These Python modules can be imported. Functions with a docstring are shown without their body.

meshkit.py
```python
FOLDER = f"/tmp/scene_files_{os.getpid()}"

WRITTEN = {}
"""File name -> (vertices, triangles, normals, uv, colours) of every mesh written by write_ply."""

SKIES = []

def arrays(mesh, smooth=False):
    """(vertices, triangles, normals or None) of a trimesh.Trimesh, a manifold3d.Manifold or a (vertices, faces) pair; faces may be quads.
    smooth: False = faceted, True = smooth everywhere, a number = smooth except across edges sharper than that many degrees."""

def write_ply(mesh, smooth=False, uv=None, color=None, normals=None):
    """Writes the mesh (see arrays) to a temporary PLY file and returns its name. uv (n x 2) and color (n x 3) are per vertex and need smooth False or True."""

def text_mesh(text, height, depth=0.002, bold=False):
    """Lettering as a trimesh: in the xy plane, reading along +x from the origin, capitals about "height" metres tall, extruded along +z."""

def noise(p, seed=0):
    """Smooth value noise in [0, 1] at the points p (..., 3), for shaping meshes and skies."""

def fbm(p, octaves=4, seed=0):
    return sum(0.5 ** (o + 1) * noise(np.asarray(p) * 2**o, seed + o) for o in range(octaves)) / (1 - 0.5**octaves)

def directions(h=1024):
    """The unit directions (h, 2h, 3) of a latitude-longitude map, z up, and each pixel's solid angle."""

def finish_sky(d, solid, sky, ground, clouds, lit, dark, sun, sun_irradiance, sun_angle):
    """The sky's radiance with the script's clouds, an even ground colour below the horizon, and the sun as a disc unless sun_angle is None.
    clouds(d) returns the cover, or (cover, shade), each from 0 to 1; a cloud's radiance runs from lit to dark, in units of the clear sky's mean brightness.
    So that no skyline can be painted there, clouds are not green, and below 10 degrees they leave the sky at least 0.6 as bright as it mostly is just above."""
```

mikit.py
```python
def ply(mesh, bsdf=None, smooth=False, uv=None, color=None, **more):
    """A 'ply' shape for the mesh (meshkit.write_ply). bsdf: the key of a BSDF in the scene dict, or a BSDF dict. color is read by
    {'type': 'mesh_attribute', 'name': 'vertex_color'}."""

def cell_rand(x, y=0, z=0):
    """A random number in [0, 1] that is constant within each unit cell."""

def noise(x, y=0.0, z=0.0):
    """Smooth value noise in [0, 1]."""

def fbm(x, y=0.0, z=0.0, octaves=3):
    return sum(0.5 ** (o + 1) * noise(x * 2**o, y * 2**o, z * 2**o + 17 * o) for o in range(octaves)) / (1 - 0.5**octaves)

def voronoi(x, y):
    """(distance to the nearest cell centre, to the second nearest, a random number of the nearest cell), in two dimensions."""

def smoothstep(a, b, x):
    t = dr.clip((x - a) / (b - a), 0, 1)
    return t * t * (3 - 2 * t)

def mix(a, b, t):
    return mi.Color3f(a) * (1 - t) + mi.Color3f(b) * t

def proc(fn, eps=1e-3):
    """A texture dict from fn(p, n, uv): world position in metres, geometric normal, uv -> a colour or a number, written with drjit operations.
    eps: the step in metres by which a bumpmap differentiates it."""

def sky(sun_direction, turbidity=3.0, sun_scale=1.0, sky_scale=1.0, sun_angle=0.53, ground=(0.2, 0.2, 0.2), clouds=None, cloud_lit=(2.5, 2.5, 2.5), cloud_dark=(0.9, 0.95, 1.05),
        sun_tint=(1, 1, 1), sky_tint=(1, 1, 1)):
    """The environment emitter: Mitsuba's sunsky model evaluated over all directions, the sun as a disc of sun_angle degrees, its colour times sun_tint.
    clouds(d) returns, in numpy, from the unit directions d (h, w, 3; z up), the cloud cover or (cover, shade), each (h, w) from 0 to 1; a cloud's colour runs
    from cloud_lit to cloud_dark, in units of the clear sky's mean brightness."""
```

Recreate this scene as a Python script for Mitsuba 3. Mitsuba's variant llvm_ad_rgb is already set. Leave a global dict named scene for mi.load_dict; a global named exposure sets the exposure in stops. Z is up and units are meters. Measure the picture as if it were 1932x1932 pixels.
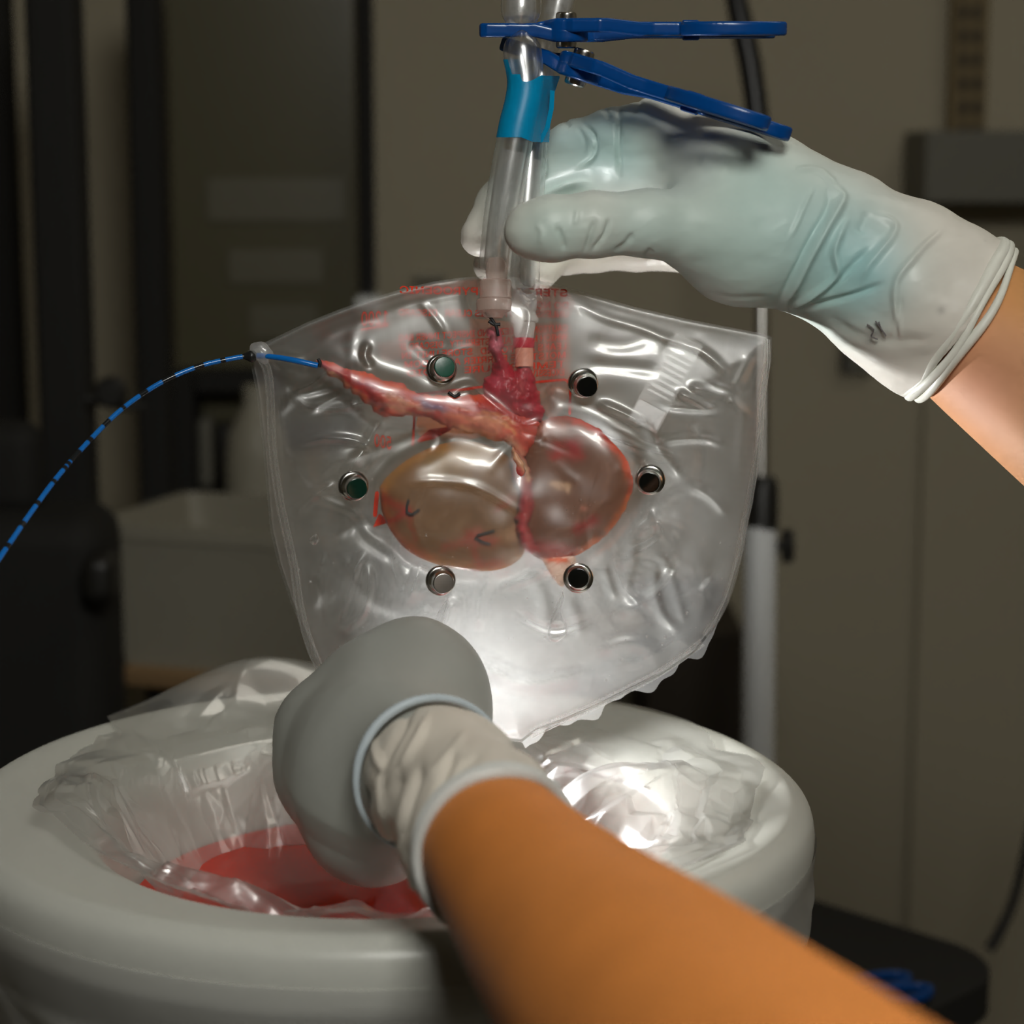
import math, numpy as np, trimesh, shapely, drjit as dr, mitsuba as mi, mikit, meshkit
from shapely.geometry import Polygon, LineString, Point, box as sbox
from shapely.ops import unary_union
from scipy.spatial import Delaunay, cKDTree
from scipy.ndimage import gaussian_filter, maximum_filter, map_coordinates, distance_transform_edt

# ------------------------------------------------------------------ camera, light, exposure
T = mi.ScalarTransform4f
PITCH = math.radians(9.7); EYE = np.array([0., 0., 1.35]); F = 4000.0; CX = 966.0
RIGHT = np.array([1., 0, 0]); FWD = np.array([0, math.cos(PITCH), -math.sin(PITCH)]); UP = np.array([0, math.sin(PITCH), math.cos(PITCH)])
exposure = 1.12
scene, labels = {}, {}
scene['camera'] = {'type': 'thinlens', 'fov': math.degrees(2 * math.atan(966 / F)), 'fov_axis': 'x', 'aperture_radius': 0.0055, 'focus_distance': 1.0,
                   'near_clip': 0.05, 'far_clip': 50.0, 'to_world': T().look_at(origin=EYE.tolist(), target=(EYE + FWD).tolist(), up=[0, 0, 1])}
def lamp_quad(key, c, target, w, h, rgb, label):
    c, target = np.array(c, float), np.array(target, float)
    scene[key + '__panel'] = {'type': 'rectangle', 'to_world': T().look_at(origin=c.tolist(), target=target.tolist(), up=[0, 0.1, 1]) @ T().scale([w / 2, h / 2, 1]),
                  'bsdf': {'type': 'diffuse', 'reflectance': {'type': 'rgb', 'value': 0.6}},
                  'emitter': {'type': 'area', 'radiance': {'type': 'rgb', 'value': rgb}}}
    labels[key] = {'label': label, 'category': 'added_light'}
lamp_quad('added_key_light', (0.13, -0.05, 1.88), (0.0, 1.0, 1.2), 0.32, 0.28, [14.6, 14.5, 13.6], 'square key light panel in a made-up lamp housing, added above and behind the camera')  # unseen key light, a bare emissive panel added above the camera
lamp_quad('added_ceiling_light', (0.9, 1.3, 2.66), (0.9, 1.3, 0), 1.0, 0.5, [1.1, 1.04, 0.9], 'unseen rectangular ceiling light panel added for dim fill')  # out-of-view panel added as dim fill light

# ------------------------------------------------------------------ helpers
def C(px, py, d):
    px, py, d = np.broadcast_arrays(np.asarray(px, float), np.asarray(py, float), np.asarray(d, float))
    return EYE + ((px - CX) / F * d)[..., None] * RIGHT + ((CX - py) / F * d)[..., None] * UP + d[..., None] * FWD
def PX(v):
    q = np.asarray(v) - EYE; d = q @ FWD
    return CX + (q @ RIGHT) / d * F, CX - (q @ UP) / d * F, d
def ray_y(px, py, Y):
    d = C(px, py, 1.0) - EYE
    return EYE + d * (Y / d[1])
def ray_z(px, py, Z):
    d = C(px, py, 1.0) - EYE
    return EYE + d * ((Z - EYE[2]) / d[2])
def lin(r, g, b):
    c = np.array([r, g, b]) / 255.0
    return np.where(c < 0.04045, c / 12.92, ((c + 0.055) / 1.055) ** 2.4).tolist()
counts = {}
def free(key):
    if key not in counts: counts[key] = 0; return key
    counts[key] += 1
    return f'{key}_{counts[key]:03d}'
def add(key, mesh, bsdf, smooth=35, **kw):
    key = key if key in labels and key not in scene else free(key)
    scene[key] = mikit.ply(mesh, 'mat_' + bsdf if isinstance(bsdf, str) else bsdf, smooth=smooth, **kw); return key
def tag(key, label, category=None, group=None, kind=None):
    labels[key] = {k: v for k, v in (('label', label), ('category', category), ('group', group), ('kind', kind)) if v}
def thing(name, label, category, group=None):
    key = free(name); tag(key, label, category, group); return key
def TM(v, f): return trimesh.Trimesh(np.asarray(v, float), np.asarray(f, int), process=False)
def cat(*m): return trimesh.util.concatenate(list(m))
def catmull(p, n):
    p = np.asarray(p, float); q = np.vstack([2 * p[0] - p[1], p, 2 * p[-1] - p[-2]]); out = []
    m = len(p) - 1
    for t in np.linspace(0, m - 1e-9, n):
        i = int(t); u = t - i; a, b, c, d = q[i:i + 4]
        out.append(0.5 * (2 * b + (c - a) * u + (2 * a - 5 * b + 4 * c - d) * u * u + (3 * b - a - 3 * c + d) * u ** 3))
    return np.array(out)
def frames(p):
    t = np.gradient(p, axis=0); t /= np.linalg.norm(t, axis=1, keepdims=True)
    a = np.cross(t[0], [0.3, 0.9, 0.2]); a /= np.linalg.norm(a); A = []
    for k in range(len(p)):
        a = a - t[k] * (a @ t[k]); a /= np.linalg.norm(a); A.append(a)
    A = np.array(A); return t, A, np.cross(t, A)
def tube(p, r, sides=16, cap=True, rb=None):
    p = np.asarray(p, float); r = np.broadcast_to(r, (len(p),)); rb = r if rb is None else np.broadcast_to(rb, (len(p),))
    t, A, B = frames(p); g = np.arange(sides) * 2 * np.pi / sides
    v = (p[:, None] + (r[:, None] * np.cos(g))[..., None] * A[:, None] + (rb[:, None] * np.sin(g))[..., None] * B[:, None]).reshape(-1, 3)
    i, j = np.meshgrid(np.arange(len(p) - 1), np.arange(sides), indexing='ij'); k = (j + 1) % sides
    q = np.stack([i * sides + j, i * sides + k, (i + 1) * sides + k, (i + 1) * sides + j], -1).reshape(-1, 4)
    f = np.vstack([q[:, [0, 1, 2]], q[:, [0, 2, 3]]])
    if cap:
        n = len(v); v = np.vstack([v, p[0], p[-1]]); jj = np.arange(sides); kk = (jj + 1) % sides; b = (len(p) - 1) * sides
        f = np.vstack([f, np.stack([kk, jj, jj * 0 + n], 1), np.stack([b + jj, b + kk, jj * 0 + n + 1], 1)])
    return TM(v, f)
def pxtube(pts, n, sides=16, cap=True):
    """pts: (px, py, depth, radius px)"""
    p = catmull(pts, n); return tube(C(p[:, 0], p[:, 1], p[:, 2]), p[:, 3] * p[:, 2] / F, sides, cap)
def lathe(axis_a, axis_b, prof, sides=40):
    """prof: list of (s along a->b in metres, radius)."""
    a = np.asarray(axis_a, float); d = np.asarray(axis_b, float) - a; d /= np.linalg.norm(d)
    u = np.cross(d, [0.13, 0.2, 0.97]); u /= np.linalg.norm(u); w = np.cross(d, u); g = np.arange(sides) * 2 * np.pi / sides
    v = np.array([a + d * s + r * (np.cos(x) * u + np.sin(x) * w) for s, r in prof for x in g])
    i, j = np.meshgrid(np.arange(len(prof) - 1), np.arange(sides), indexing='ij'); k = (j + 1) % sides
    q = np.stack([i * sides + j, i * sides + k, (i + 1) * sides + k, (i + 1) * sides + j], -1).reshape(-1, 4)
    return TM(v, np.vstack([q[:, [0, 1, 2]], q[:, [0, 2, 3]]]))
def rbox(size, r=0.004, seg=3):
    import manifold3d as m3
    s = np.array(size) / 2 - r
    sp = m3.Manifold.sphere(r, 8 * seg if seg > 1 else 8)
    pts = [sp.translate([float(x), float(y), float(z)]) for x in (-s[0], s[0]) for y in (-s[1], s[1]) for z in (-s[2], s[2])]
    m = m3.Manifold.batch_hull(pts).to_mesh(); return TM(m.vert_properties[:, :3], m.tri_verts)
def rot_z(m, a, at=(0, 0, 0)):
    m = m.copy(); m.apply_transform(trimesh.transformations.rotation_matrix(a, [0, 0, 1])); m.apply_translation(at); return m
def bgbox(x0, x1, y0, y1, Y, th, r=0.004):
    """box whose front face at world y=Y spans the given picture rectangle; th deep"""
    xm = (x0 + x1) / 2; top = ray_y(xm, y0, Y)[2]; bot = ray_y(xm, y1, Y)[2]; ym = (y0 + y1) / 2
    a, b = ray_y(x0, ym, Y)[0], ray_y(x1, ym, Y)[0]
    m = rbox([abs(b - a), th, abs(top - bot)], min(r, abs(b - a) * .4, th * .4, abs(top - bot) * .4), 2)
    m.apply_translation([(a + b) / 2, Y + th / 2, (top + bot) / 2]); return m
def surface_nets(D, origin, h):
    s = D < 0; nx, ny, nz = D.shape; acc = np.zeros((nx - 1, ny - 1, nz - 1, 3)); cnt = np.zeros((nx - 1, ny - 1, nz - 1)); quads = []
    def cell(sl): return tuple(sl)
    base = np.indices((nx, ny, nz)).transpose(1, 2, 3, 0).astype(float)
    for ax in range(3):
        lo = [slice(None)] * 3; hi = [slice(None)] * 3; lo[ax] = slice(0, -1); hi[ax] = slice(1, None); lo, hi = tuple(lo), tuple(hi)
        cr = s[lo] != s[hi]; I = np.argwhere(cr); d0, d1 = D[lo][cr], D[hi][cr]
        p = I.astype(float); p[:, ax] += d0 / (d0 - d1)
        o = [k for k in range(3) if k != ax]
        ok = (I[:, o[0]] > 0) & (I[:, o[1]] > 0) & (I[:, o[0]] < D.shape[o[0]] - 1) & (I[:, o[1]] < D.shape[o[1]] - 1)
        I, p, neg = I[ok], p[ok], (d0 < 0)[ok]; cs = []
        for da, db in ((-1, -1), (0, -1), (0, 0), (-1, 0)):
            J = I.copy(); J[:, o[0]] += da; J[:, o[1]] += db; cs.append(J)
            np.add.at(acc, tuple(J.T), p); np.add.at(cnt, tuple(J.T), 1)
        q = np.stack([np.ravel_multi_index(tuple(J.T), cnt.shape) for J in cs], 1)
        flip = neg if ax != 1 else ~neg
        q[~flip] = q[~flip][:, ::-1]; quads.append(q)
    q = np.vstack(quads); used = np.unique(q); mp = np.full(cnt.size, -1); mp[used] = np.arange(len(used))
    v = (acc.reshape(-1, 3)[used] / cnt.ravel()[used][:, None]) * h + origin; q = mp[q]
    return TM(v, np.vstack([q[:, [0, 1, 2]], q[:, [0, 2, 3]]]))
def taubin(m, n):
    from scipy.sparse import coo_matrix, diags
    e = m.edges_unique; k = len(m.vertices); A = coo_matrix((np.ones(2 * len(e)), (np.r_[e[:, 0], e[:, 1]], np.r_[e[:, 1], e[:, 0]])), (k, k)).tocsr()
    L = diags(1 / np.maximum(np.asarray(A.sum(1)).ravel(), 1)) @ A; v = np.array(m.vertices)
    for i in range(2 * n): v = v + (.5 if i % 2 == 0 else -.53) * (L @ v - v)
    m.vertices = v
def cone_d(P, a, b, ra, rb):
    a, b = np.asarray(a), np.asarray(b); ab = b - a; t = np.clip(((P - a) @ ab) / (ab @ ab + 1e-12), 0, 1)
    return np.linalg.norm(P - a - t[..., None] * ab, axis=-1) - (ra + (rb - ra) * t)
def smin(a, b, k):
    hh = np.clip(0.5 + 0.5 * (b - a) / k, 0, 1); return b + (a - b) * hh - k * hh * (1 - hh)
def sdf_mesh(fn, lo, hi, h, smooth=2):
    lo, hi = np.asarray(lo), np.asarray(hi); n = np.ceil((hi - lo) / h).astype(int) + 1
    g = np.stack(np.meshgrid(*[lo[k] + h * np.arange(n[k]) for k in range(3)], indexing='ij'), -1)
    m = surface_nets(fn(g), lo, h)
    if smooth: taubin(m, smooth * 5)
    return m
def chain_d(P, pts, k):
    """pts: (px, py, depth, radius px) joints -> smooth chain"""
    d = None
    for u, w in zip(pts[:-1], pts[1:]):
        e = cone_d(P, C(*u[:3]), C(*w[:3]), u[3] * u[2] / F, w[3] * w[2] / F); d = e if d is None else smin(d, e, k)
    return d
def bounds(chains, pad):
    q = np.vstack([np.stack([C(*p[:3]) - p[3] * p[2] / F, C(*p[:3]) + p[3] * p[2] / F]) for c in chains for p in c]); return q.min(0) - pad, q.max(0) + pad
def stroke_field(px, py, strokes):
    """sum of amp*exp(-(d/w)^2) along picture-plane strokes [(pts, width px, amp)], fading at the ends"""
    out = np.zeros(len(px)); P = shapely.points(px, py)
    for pts, w, amp in strokes:
        L = LineString(catmull(pts, 12 * len(pts))) if len(pts) > 2 else LineString(pts)
        x0, y0, x1, y1 = L.bounds; near = (px > x0 - 3 * w) & (px < x1 + 3 * w) & (py > y0 - 3 * w) & (py < y1 + 3 * w)
        if not near.any(): continue
        d = shapely.distance(P[near], L); s = shapely.line_locate_point(L, P[near]) / L.length
        out[near] += amp * np.exp(-(d / w) ** 2) * np.clip(np.minimum(s, 1 - s) * 5 + 0.15, 0, 1)
    return out
def tri_poly(poly, step):
    x0, y0, x1, y1 = poly.bounds; xs, ys = np.meshgrid(np.arange(x0, x1, step), np.arange(y0, y1, step * .866))
    xs = xs + (np.arange(len(xs)) % 2)[:, None] * step / 2; P = np.stack([xs.ravel(), ys.ravel()], 1)
    inn = poly.buffer(-step * .55); P = P[shapely.contains_xy(inn, P[:, 0], P[:, 1])]
    rings = [poly.exterior] + list(poly.interiors)
    B = np.vstack([[r.interpolate(t).coords[0] for t in np.linspace(0, r.length, max(8, int(r.length / step)), endpoint=False)] for r in rings])
    P = np.vstack([B, P]); f = Delaunay(P).simplices; c = P[f].mean(1)
    f = f[shapely.contains_xy(poly.buffer(step * .02), c[:, 0], c[:, 1])]
    a = P[f]; ar = (a[:, 1, 0] - a[:, 0, 0]) * (a[:, 2, 1] - a[:, 0, 1]) - (a[:, 1, 1] - a[:, 0, 1]) * (a[:, 2, 0] - a[:, 0, 0])
    f = f[np.abs(ar) > 1e-6]; ar = ar[np.abs(ar) > 1e-6]; f[ar < 0] = f[ar < 0][:, ::-1]
    return P, f, len(B)
def spline_poly(pts, n=400):
    pts = list(pts); p = catmull(pts[-2:] + pts + pts[:2], n); k = len(pts) + 3
    p = p[int(n * 2 / k * 0.9999):]; P = Polygon(catmull(pts + [pts[0]], n)); return P if P.is_valid else P.buffer(0)
rng = np.random.default_rng(7)

# ------------------------------------------------------------------ materials
def rgb(v): return {'type': 'rgb', 'value': list(v)}
def principled(col, rough=0.5, **k):
    return {'type': 'twosided', 'bsdf': {'type': 'principled', 'base_color': col if isinstance(col, dict) else rgb(col), 'roughness': rough, **k}}
VC = {'type': 'mesh_attribute', 'name': 'vertex_color'}
def film(haze, gloss, alpha, tint=(.92, .92, .9), bump=None, trans=1.0, ior=1.45):
    g = {'type': 'roughconductor', 'distribution': 'ggx', 'alpha': alpha, 'material': 'none', 'specular_reflectance': rgb([1, 1, 1])}
    if bump: g = {'type': 'bumpmap', 'arbitrary': mikit.proc(bump, 1.5e-4), 'scale': 1.0, 'bsdf': g}
    clear = {'type': 'blendbsdf', 'weight': gloss, 'a': {'type': 'thindielectric', 'int_ior': ior}, 'b': {'type': 'twosided', 'bsdf': g}}
    return {'type': 'blendbsdf', 'weight': haze, 'a': clear,
            'b': {'type': 'principledthin', 'base_color': rgb(tint), 'roughness': 0.6, 'diff_trans': trans, 'spec_trans': 0.0, 'eta': 1.4}}
def weave(p, n, uv):
    return 1.6e-5 * (dr.sin((p.x + p.z) * 5200.0) * dr.sin((p.x - p.z) * 5200.0))
M = {
    'bag_film': film(0.026, 0.10, 0.14, bump=weave, ior=1.3), 'bag_back_film': film(0.085, 0.10, 0.16, bump=weave, ior=1.3), 'bag_seam': film(0.10, 0.10, 0.12), 'tube_clear': film(0.025, 0.08, 0.07, (.85, .86, .86)),
    'tube_frost': film(0.30, 0.06, 0.15, (.72, .72, .7)), 'liner_film': film(0.11, 0.17, 0.10, (.9, .9, .88)), 'skirt_film': film(0.30, 0.12, 0.14, (.9, .9, .88)), 'water': film(0.02, 0.12, 0.05),
    'fitting_pink': film(0.5, 0.06, 0.2, (.78, .62, .55)), 'fitting_white': film(0.85, 0.05, 0.2, (.85, .85, .82)),
    'label_film': film(0.30, 0.03, 0.2, (.95, .95, .93)), 'label_white': film(0.62, 0.03, 0.2, (.95, .95, .95)),
    'print_red': principled(lin(224, 48, 8), 0.5), 'print_stain': film(0.22, 0.02, 0.2, lin(225, 105, 20), trans=1.0),
    'tissue': principled(VC, 0.42, specular=0.4, clearcoat=0.1, clearcoat_gloss=0.7),
    'glove': principled(VC, 0.40, specular=0.35), 'skin': principled(VC, 0.58, specular=0.3),
    'blue_plastic': principled(lin(0, 60, 122), 0.25, specular=0.5), 'wire': principled(VC, 0.25, specular=0.5),
    'tape': principled(lin(0, 128, 172), 0.38, specular=0.25), 'thread': principled([0.012, 0.013, 0.014], 0.5),
    'steel': principled([0.62, 0.6, 0.56], 0.2, metallic=1.0), 'steel_dull': principled([0.5, 0.48, 0.45], 0.35, metallic=1.0),
    'refl_green': principled(lin(30, 78, 62), 0.22, specular=0.5), 'refl_dark_green': principled(lin(14, 44, 34), 0.15, specular=0.5), 'refl_black': principled(lin(14, 15, 13), 0.12, specular=0.5),  # magnet face tones: reflections of the dark room painted as base colour
    'bucket_plastic': principled(lin(182, 182, 174), 0.35, specular=0.4), 'red_liquid': principled(lin(196, 36, 10), 0.06, specular=0.5),
    'black_plastic': principled(lin(30, 29, 26), 0.45), 'black_matte': principled(lin(26, 25, 22), 0.8), 'black_rubber': principled([0.012, 0.012, 0.012], 0.35),
    'pale_plastic': principled(lin(150, 145, 130), 0.5), 'wood': principled(lin(140, 112, 78), 0.6), 'dark_brown': principled(lin(52, 44, 34), 0.7),
    'sleeve_white': principled(lin(236, 238, 240), 0.4), 'box_grey': principled(lin(104, 102, 92), 0.6), 'upright': principled(lin(112, 96, 62), 0.6),
    'slot': principled(lin(40, 36, 34), 0.8), 'glass_board': principled(lin(92, 88, 68), 0.25, specular=0.5), 'glass_reflection': principled(lin(98, 94, 76), 0.4), 'lamp_metal': principled([.3, .3, .3], .4),
}
for k, v in M.items(): scene['mat_' + k] = v
def walltex(p, n, uv):
    return mikit.mix(lin(178, 170, 150), lin(168, 159, 138), mikit.fbm(p.x * 2.2, p.y * 2.2, p.z * 2.2))
scene['mat_wall_paint'] = {'type': 'twosided', 'bsdf': {'type': 'diffuse', 'reflectance': mikit.proc(walltex)}}
scene['mat_floor_vinyl'] = {'type': 'twosided', 'bsdf': {'type': 'diffuse', 'reflectance': mikit.proc(lambda p, n, uv: mikit.mix(lin(110, 106, 96), lin(96, 92, 84), mikit.fbm(p.x * 30, p.y * 30)))}}
def vcol(v, base, blobs=(), noise=0.0, scale=40.0, seed=1):
    """per-vertex colour: base, mottled, with stains (world point, radius, colour, strength)"""
    c = np.tile(np.asarray(base, float), (len(v), 1))
    for q, r, col, s in blobs:
        w = np.exp(-(np.linalg.norm(v - q, axis=1) / r) ** 2) * s; c = c * (1 - w[:, None]) + np.asarray(col) * w[:, None]
    if noise: c *= (1 + noise * (meshkit.fbm(v * scale, 4, seed) - 0.5) * 2)[:, None]
    return np.clip(c, 0, 1)

# ------------------------------------------------------------------ the room
WB = 2.62
def slab(name, c, s):
    m = trimesh.creation.box(s); m.apply_translation(c); k = add(name, m, 'floor_vinyl' if name == 'floor' else 'wall_paint', smooth=False); return k
for nm, c, s, lb in (('wall_back', (0, WB + .05, 1.35), (4.4, .1, 2.7), 'beige painted back wall'), ('wall_left', (-2.15, .5, 1.35), (.1, 4.4, 2.7), 'beige painted left wall'),
                 ('wall_right', (2.15, .5, 1.35), (.1, 4.4, 2.7), 'beige painted right wall'), ('wall_front', (0, -1.65, 1.35), (4.4, .1, 2.7), 'beige wall behind the camera'),
                 ('floor', (0, .5, -.05), (4.4, 4.4, .1), 'grey vinyl floor'), ('ceiling', (0, .5, 2.75), (4.4, 4.4, .1), 'pale ceiling')):
    tag(slab(nm, c, s), lb, kind='structure')

# made-up housings and arm around the two added light panels
def housing(key, c, target, w, h, arm_top):
    z = np.array(target, float) - c; z /= np.linalg.norm(z); x = np.cross([0, .1, 1.], z); x /= np.linalg.norm(x); Mx = np.eye(4); Mx[:3, 0], Mx[:3, 1], Mx[:3, 2], Mx[:3, 3] = x, np.cross(z, x), z, np.array(c) - z * .026
    m = rbox([w + .03, h + .03, .05], .008); m.apply_transform(Mx); scene[key + '__housing'] = mikit.ply(m, 'mat_sleeve_white', smooth=35)
    if arm_top is not None: scene[key + '__arm'] = mikit.ply(tube(catmull([np.array(c) - z * .05, np.array(c) - z * .18, arm_top], 20), .012, 14), 'mat_lamp_metal', smooth=35)
housing('added_key_light', (0.13, -0.05, 1.88), (0.0, 1.0, 1.2), 0.32, 0.28, [.2, -.5, 2.70]); housing('added_ceiling_light', (0.9, 1.3, 2.66), (0.9, 1.3, 0), 1.0, 0.5, None)

# ------------------------------------------------------------------ background furniture
k = add('cabinet_side', bgbox(1728, 2100, 385, 2100, 2.604, .014), 'wall_paint'); tag(k, 'beige cabinet side panel standing against the right of the back wall', 'cabinet')
k = add('wall_cabinet', bgbox(1745, 2100, 246, 384, 2.47, .14), 'box_grey'); tag(k, 'dark grey box unit fixed to the wall under the slotted upright', 'cabinet')
t = thing('shelf_upright', 'tan slotted metal shelf upright on the wall at the upper right', 'shelf upright')
add(t + '__rail', bgbox(1797, 1866, -120, 247, WB - .03, .028, .002), 'upright')
for i, y in enumerate(range(-35, 240, 45)):
    for x in (1812, 1837): add(t + '__slot', bgbox(x, x + 13, y, y + 26, WB - .0325, .004, .001), 'slot', smooth=False)
t = thing('wall_outlet', 'dark wall switch plate half hidden behind the upper glove cuff', 'switch')
add(t + '__plate', bgbox(1588, 1650, 628, 704, WB - .018, .017, .003), 'box_grey'); add(t + '__rocker', bgbox(1590, 1600, 640, 696, WB - .026, .012, .003), 'black_plastic')
k = add('wall_plate', bgbox(780, 842, 517, 532, WB - .03, .028, .004), 'pale_plastic'); tag(k, 'small pale fitting on the wall just above the bag', 'fitting')
k = add('pole_cap', bgbox(668, 720, 562, 584, 2.36, .05, .006), 'sleeve_white'); tag(k, 'small white block on the wall at the lower end of the black pole', 'fitting')

def post(label, x0, x1, y0, y1, Y, mat='black_matte', th=.05):
    k = add('rack_post', bgbox(x0, x1, y0, y1, Y, th, .008), mat); tag(k, label, 'post'); return k
post('wide black rack post nearest the left edge of the photo', 78, 172, -80, 2000, 1.95)
post('black rack post at the left edge of the dark glass panel', 262, 322, -80, 2000, 2.20)
post('thin black pole right of the dark glass panel', 672, 704, -80, 562, 2.40, th=.03)
post('dark narrow post cut by the left edge of the photo', -30, 26, -80, 1000, 2.30)
t = thing('glass_cabinet', 'dark glass-fronted cabinet panel with faint painted reflections behind the bag', 'cabinet')
add(t + '__panel', bgbox(322, 672, -80, 800, 2.45, .12, .004), 'glass_board')
for i, (a, b, c, d) in enumerate([(390, 650, 335, 418), (430, 610, 470, 535), (470, 600, 575, 640)]): add(t + '__painted_reflection', bgbox(a, b, c, d, 2.446, .003, .001), 'glass_reflection')  # slightly lighter boxes paint faint reflections onto the dark glass
t = thing('clamp_knob', 'black star knob with lever on the wide rack post', 'knob')
add(t + '__lever', tube(np.array([ray_y(x, y, 1.93) for x, y in ((165, 752), (215, 764), (272, 768))]), .0042, 10), 'black_plastic')
a = ray_y(212, 738, 1.92); add(t + '__knob', lathe(a, a + np.array([0, -1, 0]), [(0, .0), (0, .012), (.004, .0145), (.012, .0145), (.016, .011), (.016, 0)], 24), 'black_plastic')
def rbpx(x0, x1, y0, y1, Y, th, r): return bgbox(x0, x1, y0, y1, Y, th, r)
t = thing('equipment_cart', 'black equipment cart filling the lower left behind the bucket', 'cart')
add(t + '__body', rbpx(-250, 205, 975, 1900, 1.80, .12, .03), 'black_matte'); add(t + '__handle', rbpx(-200, 70, 800, 980, 1.84, .05, .02), 'black_matte')
add(t + '__knob', rbpx(150, 212, 1052, 1142, 1.76, .05, .012), 'black_plastic')
# counter, bin, jug, shelf
t = thing('workbench', 'low wooden bench top behind the bucket under the white bin', 'bench')
cz = ray_y(420, 1262, 1.98)[2]
m = rbox([0.42, .40, .018], .004); add(t + '__top', rot_z(m, -0.32, [-.12, 2.12, cz - .012]), 'wood')
m = rbox([0.38, .36, cz - .022], .004); add(t + '__base', rot_z(m, -0.32, [-.12, 2.13, (cz - .022) / 2]), 'black_matte')
t = thing('storage_bin', 'white plastic storage bin with a rim on the wooden bench', 'bin')
def bin_mesh():
    o = sbox(-.13, -.085, .13, .085).buffer(.012); lv = [(0, .90), (.125, 1.0), (.126, 1.05), (.14, 1.05), (.141, .97), (.01, .87)]
    ring = np.array([o.exterior.interpolate(s, normalized=True).coords[0] for s in np.linspace(0, 1, 64, endpoint=False)])
    v = np.vstack([np.c_[ring * s, np.full(64, z)] for z, s in lv] + [[[0, 0, 0.01]], [[0, 0, 0]]]); f = []
    for i in range(len(lv) - 1):
        for j in range(64): a, b = i * 64 + j, i * 64 + (j + 1) % 64; f += [[a, b, b + 64], [a, b + 64, a + 64]]
    e = (len(lv) - 1) * 64; f += [[e + j, e + (j + 1) % 64, len(v) - 2] for j in range(64)] + [[(j + 1) % 64, j, len(v) - 1] for j in range(64)]
    return TM(v, f)
add(t, rot_z(bin_mesh(), -0.32, [-.235, 2.06, cz - .003]), 'pale_plastic')
t = thing('plastic_jug', 'pale plastic jug standing behind the white bin', 'jug')
q = ray_y(495, 900, 2.26); zb = cz - .003
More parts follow.
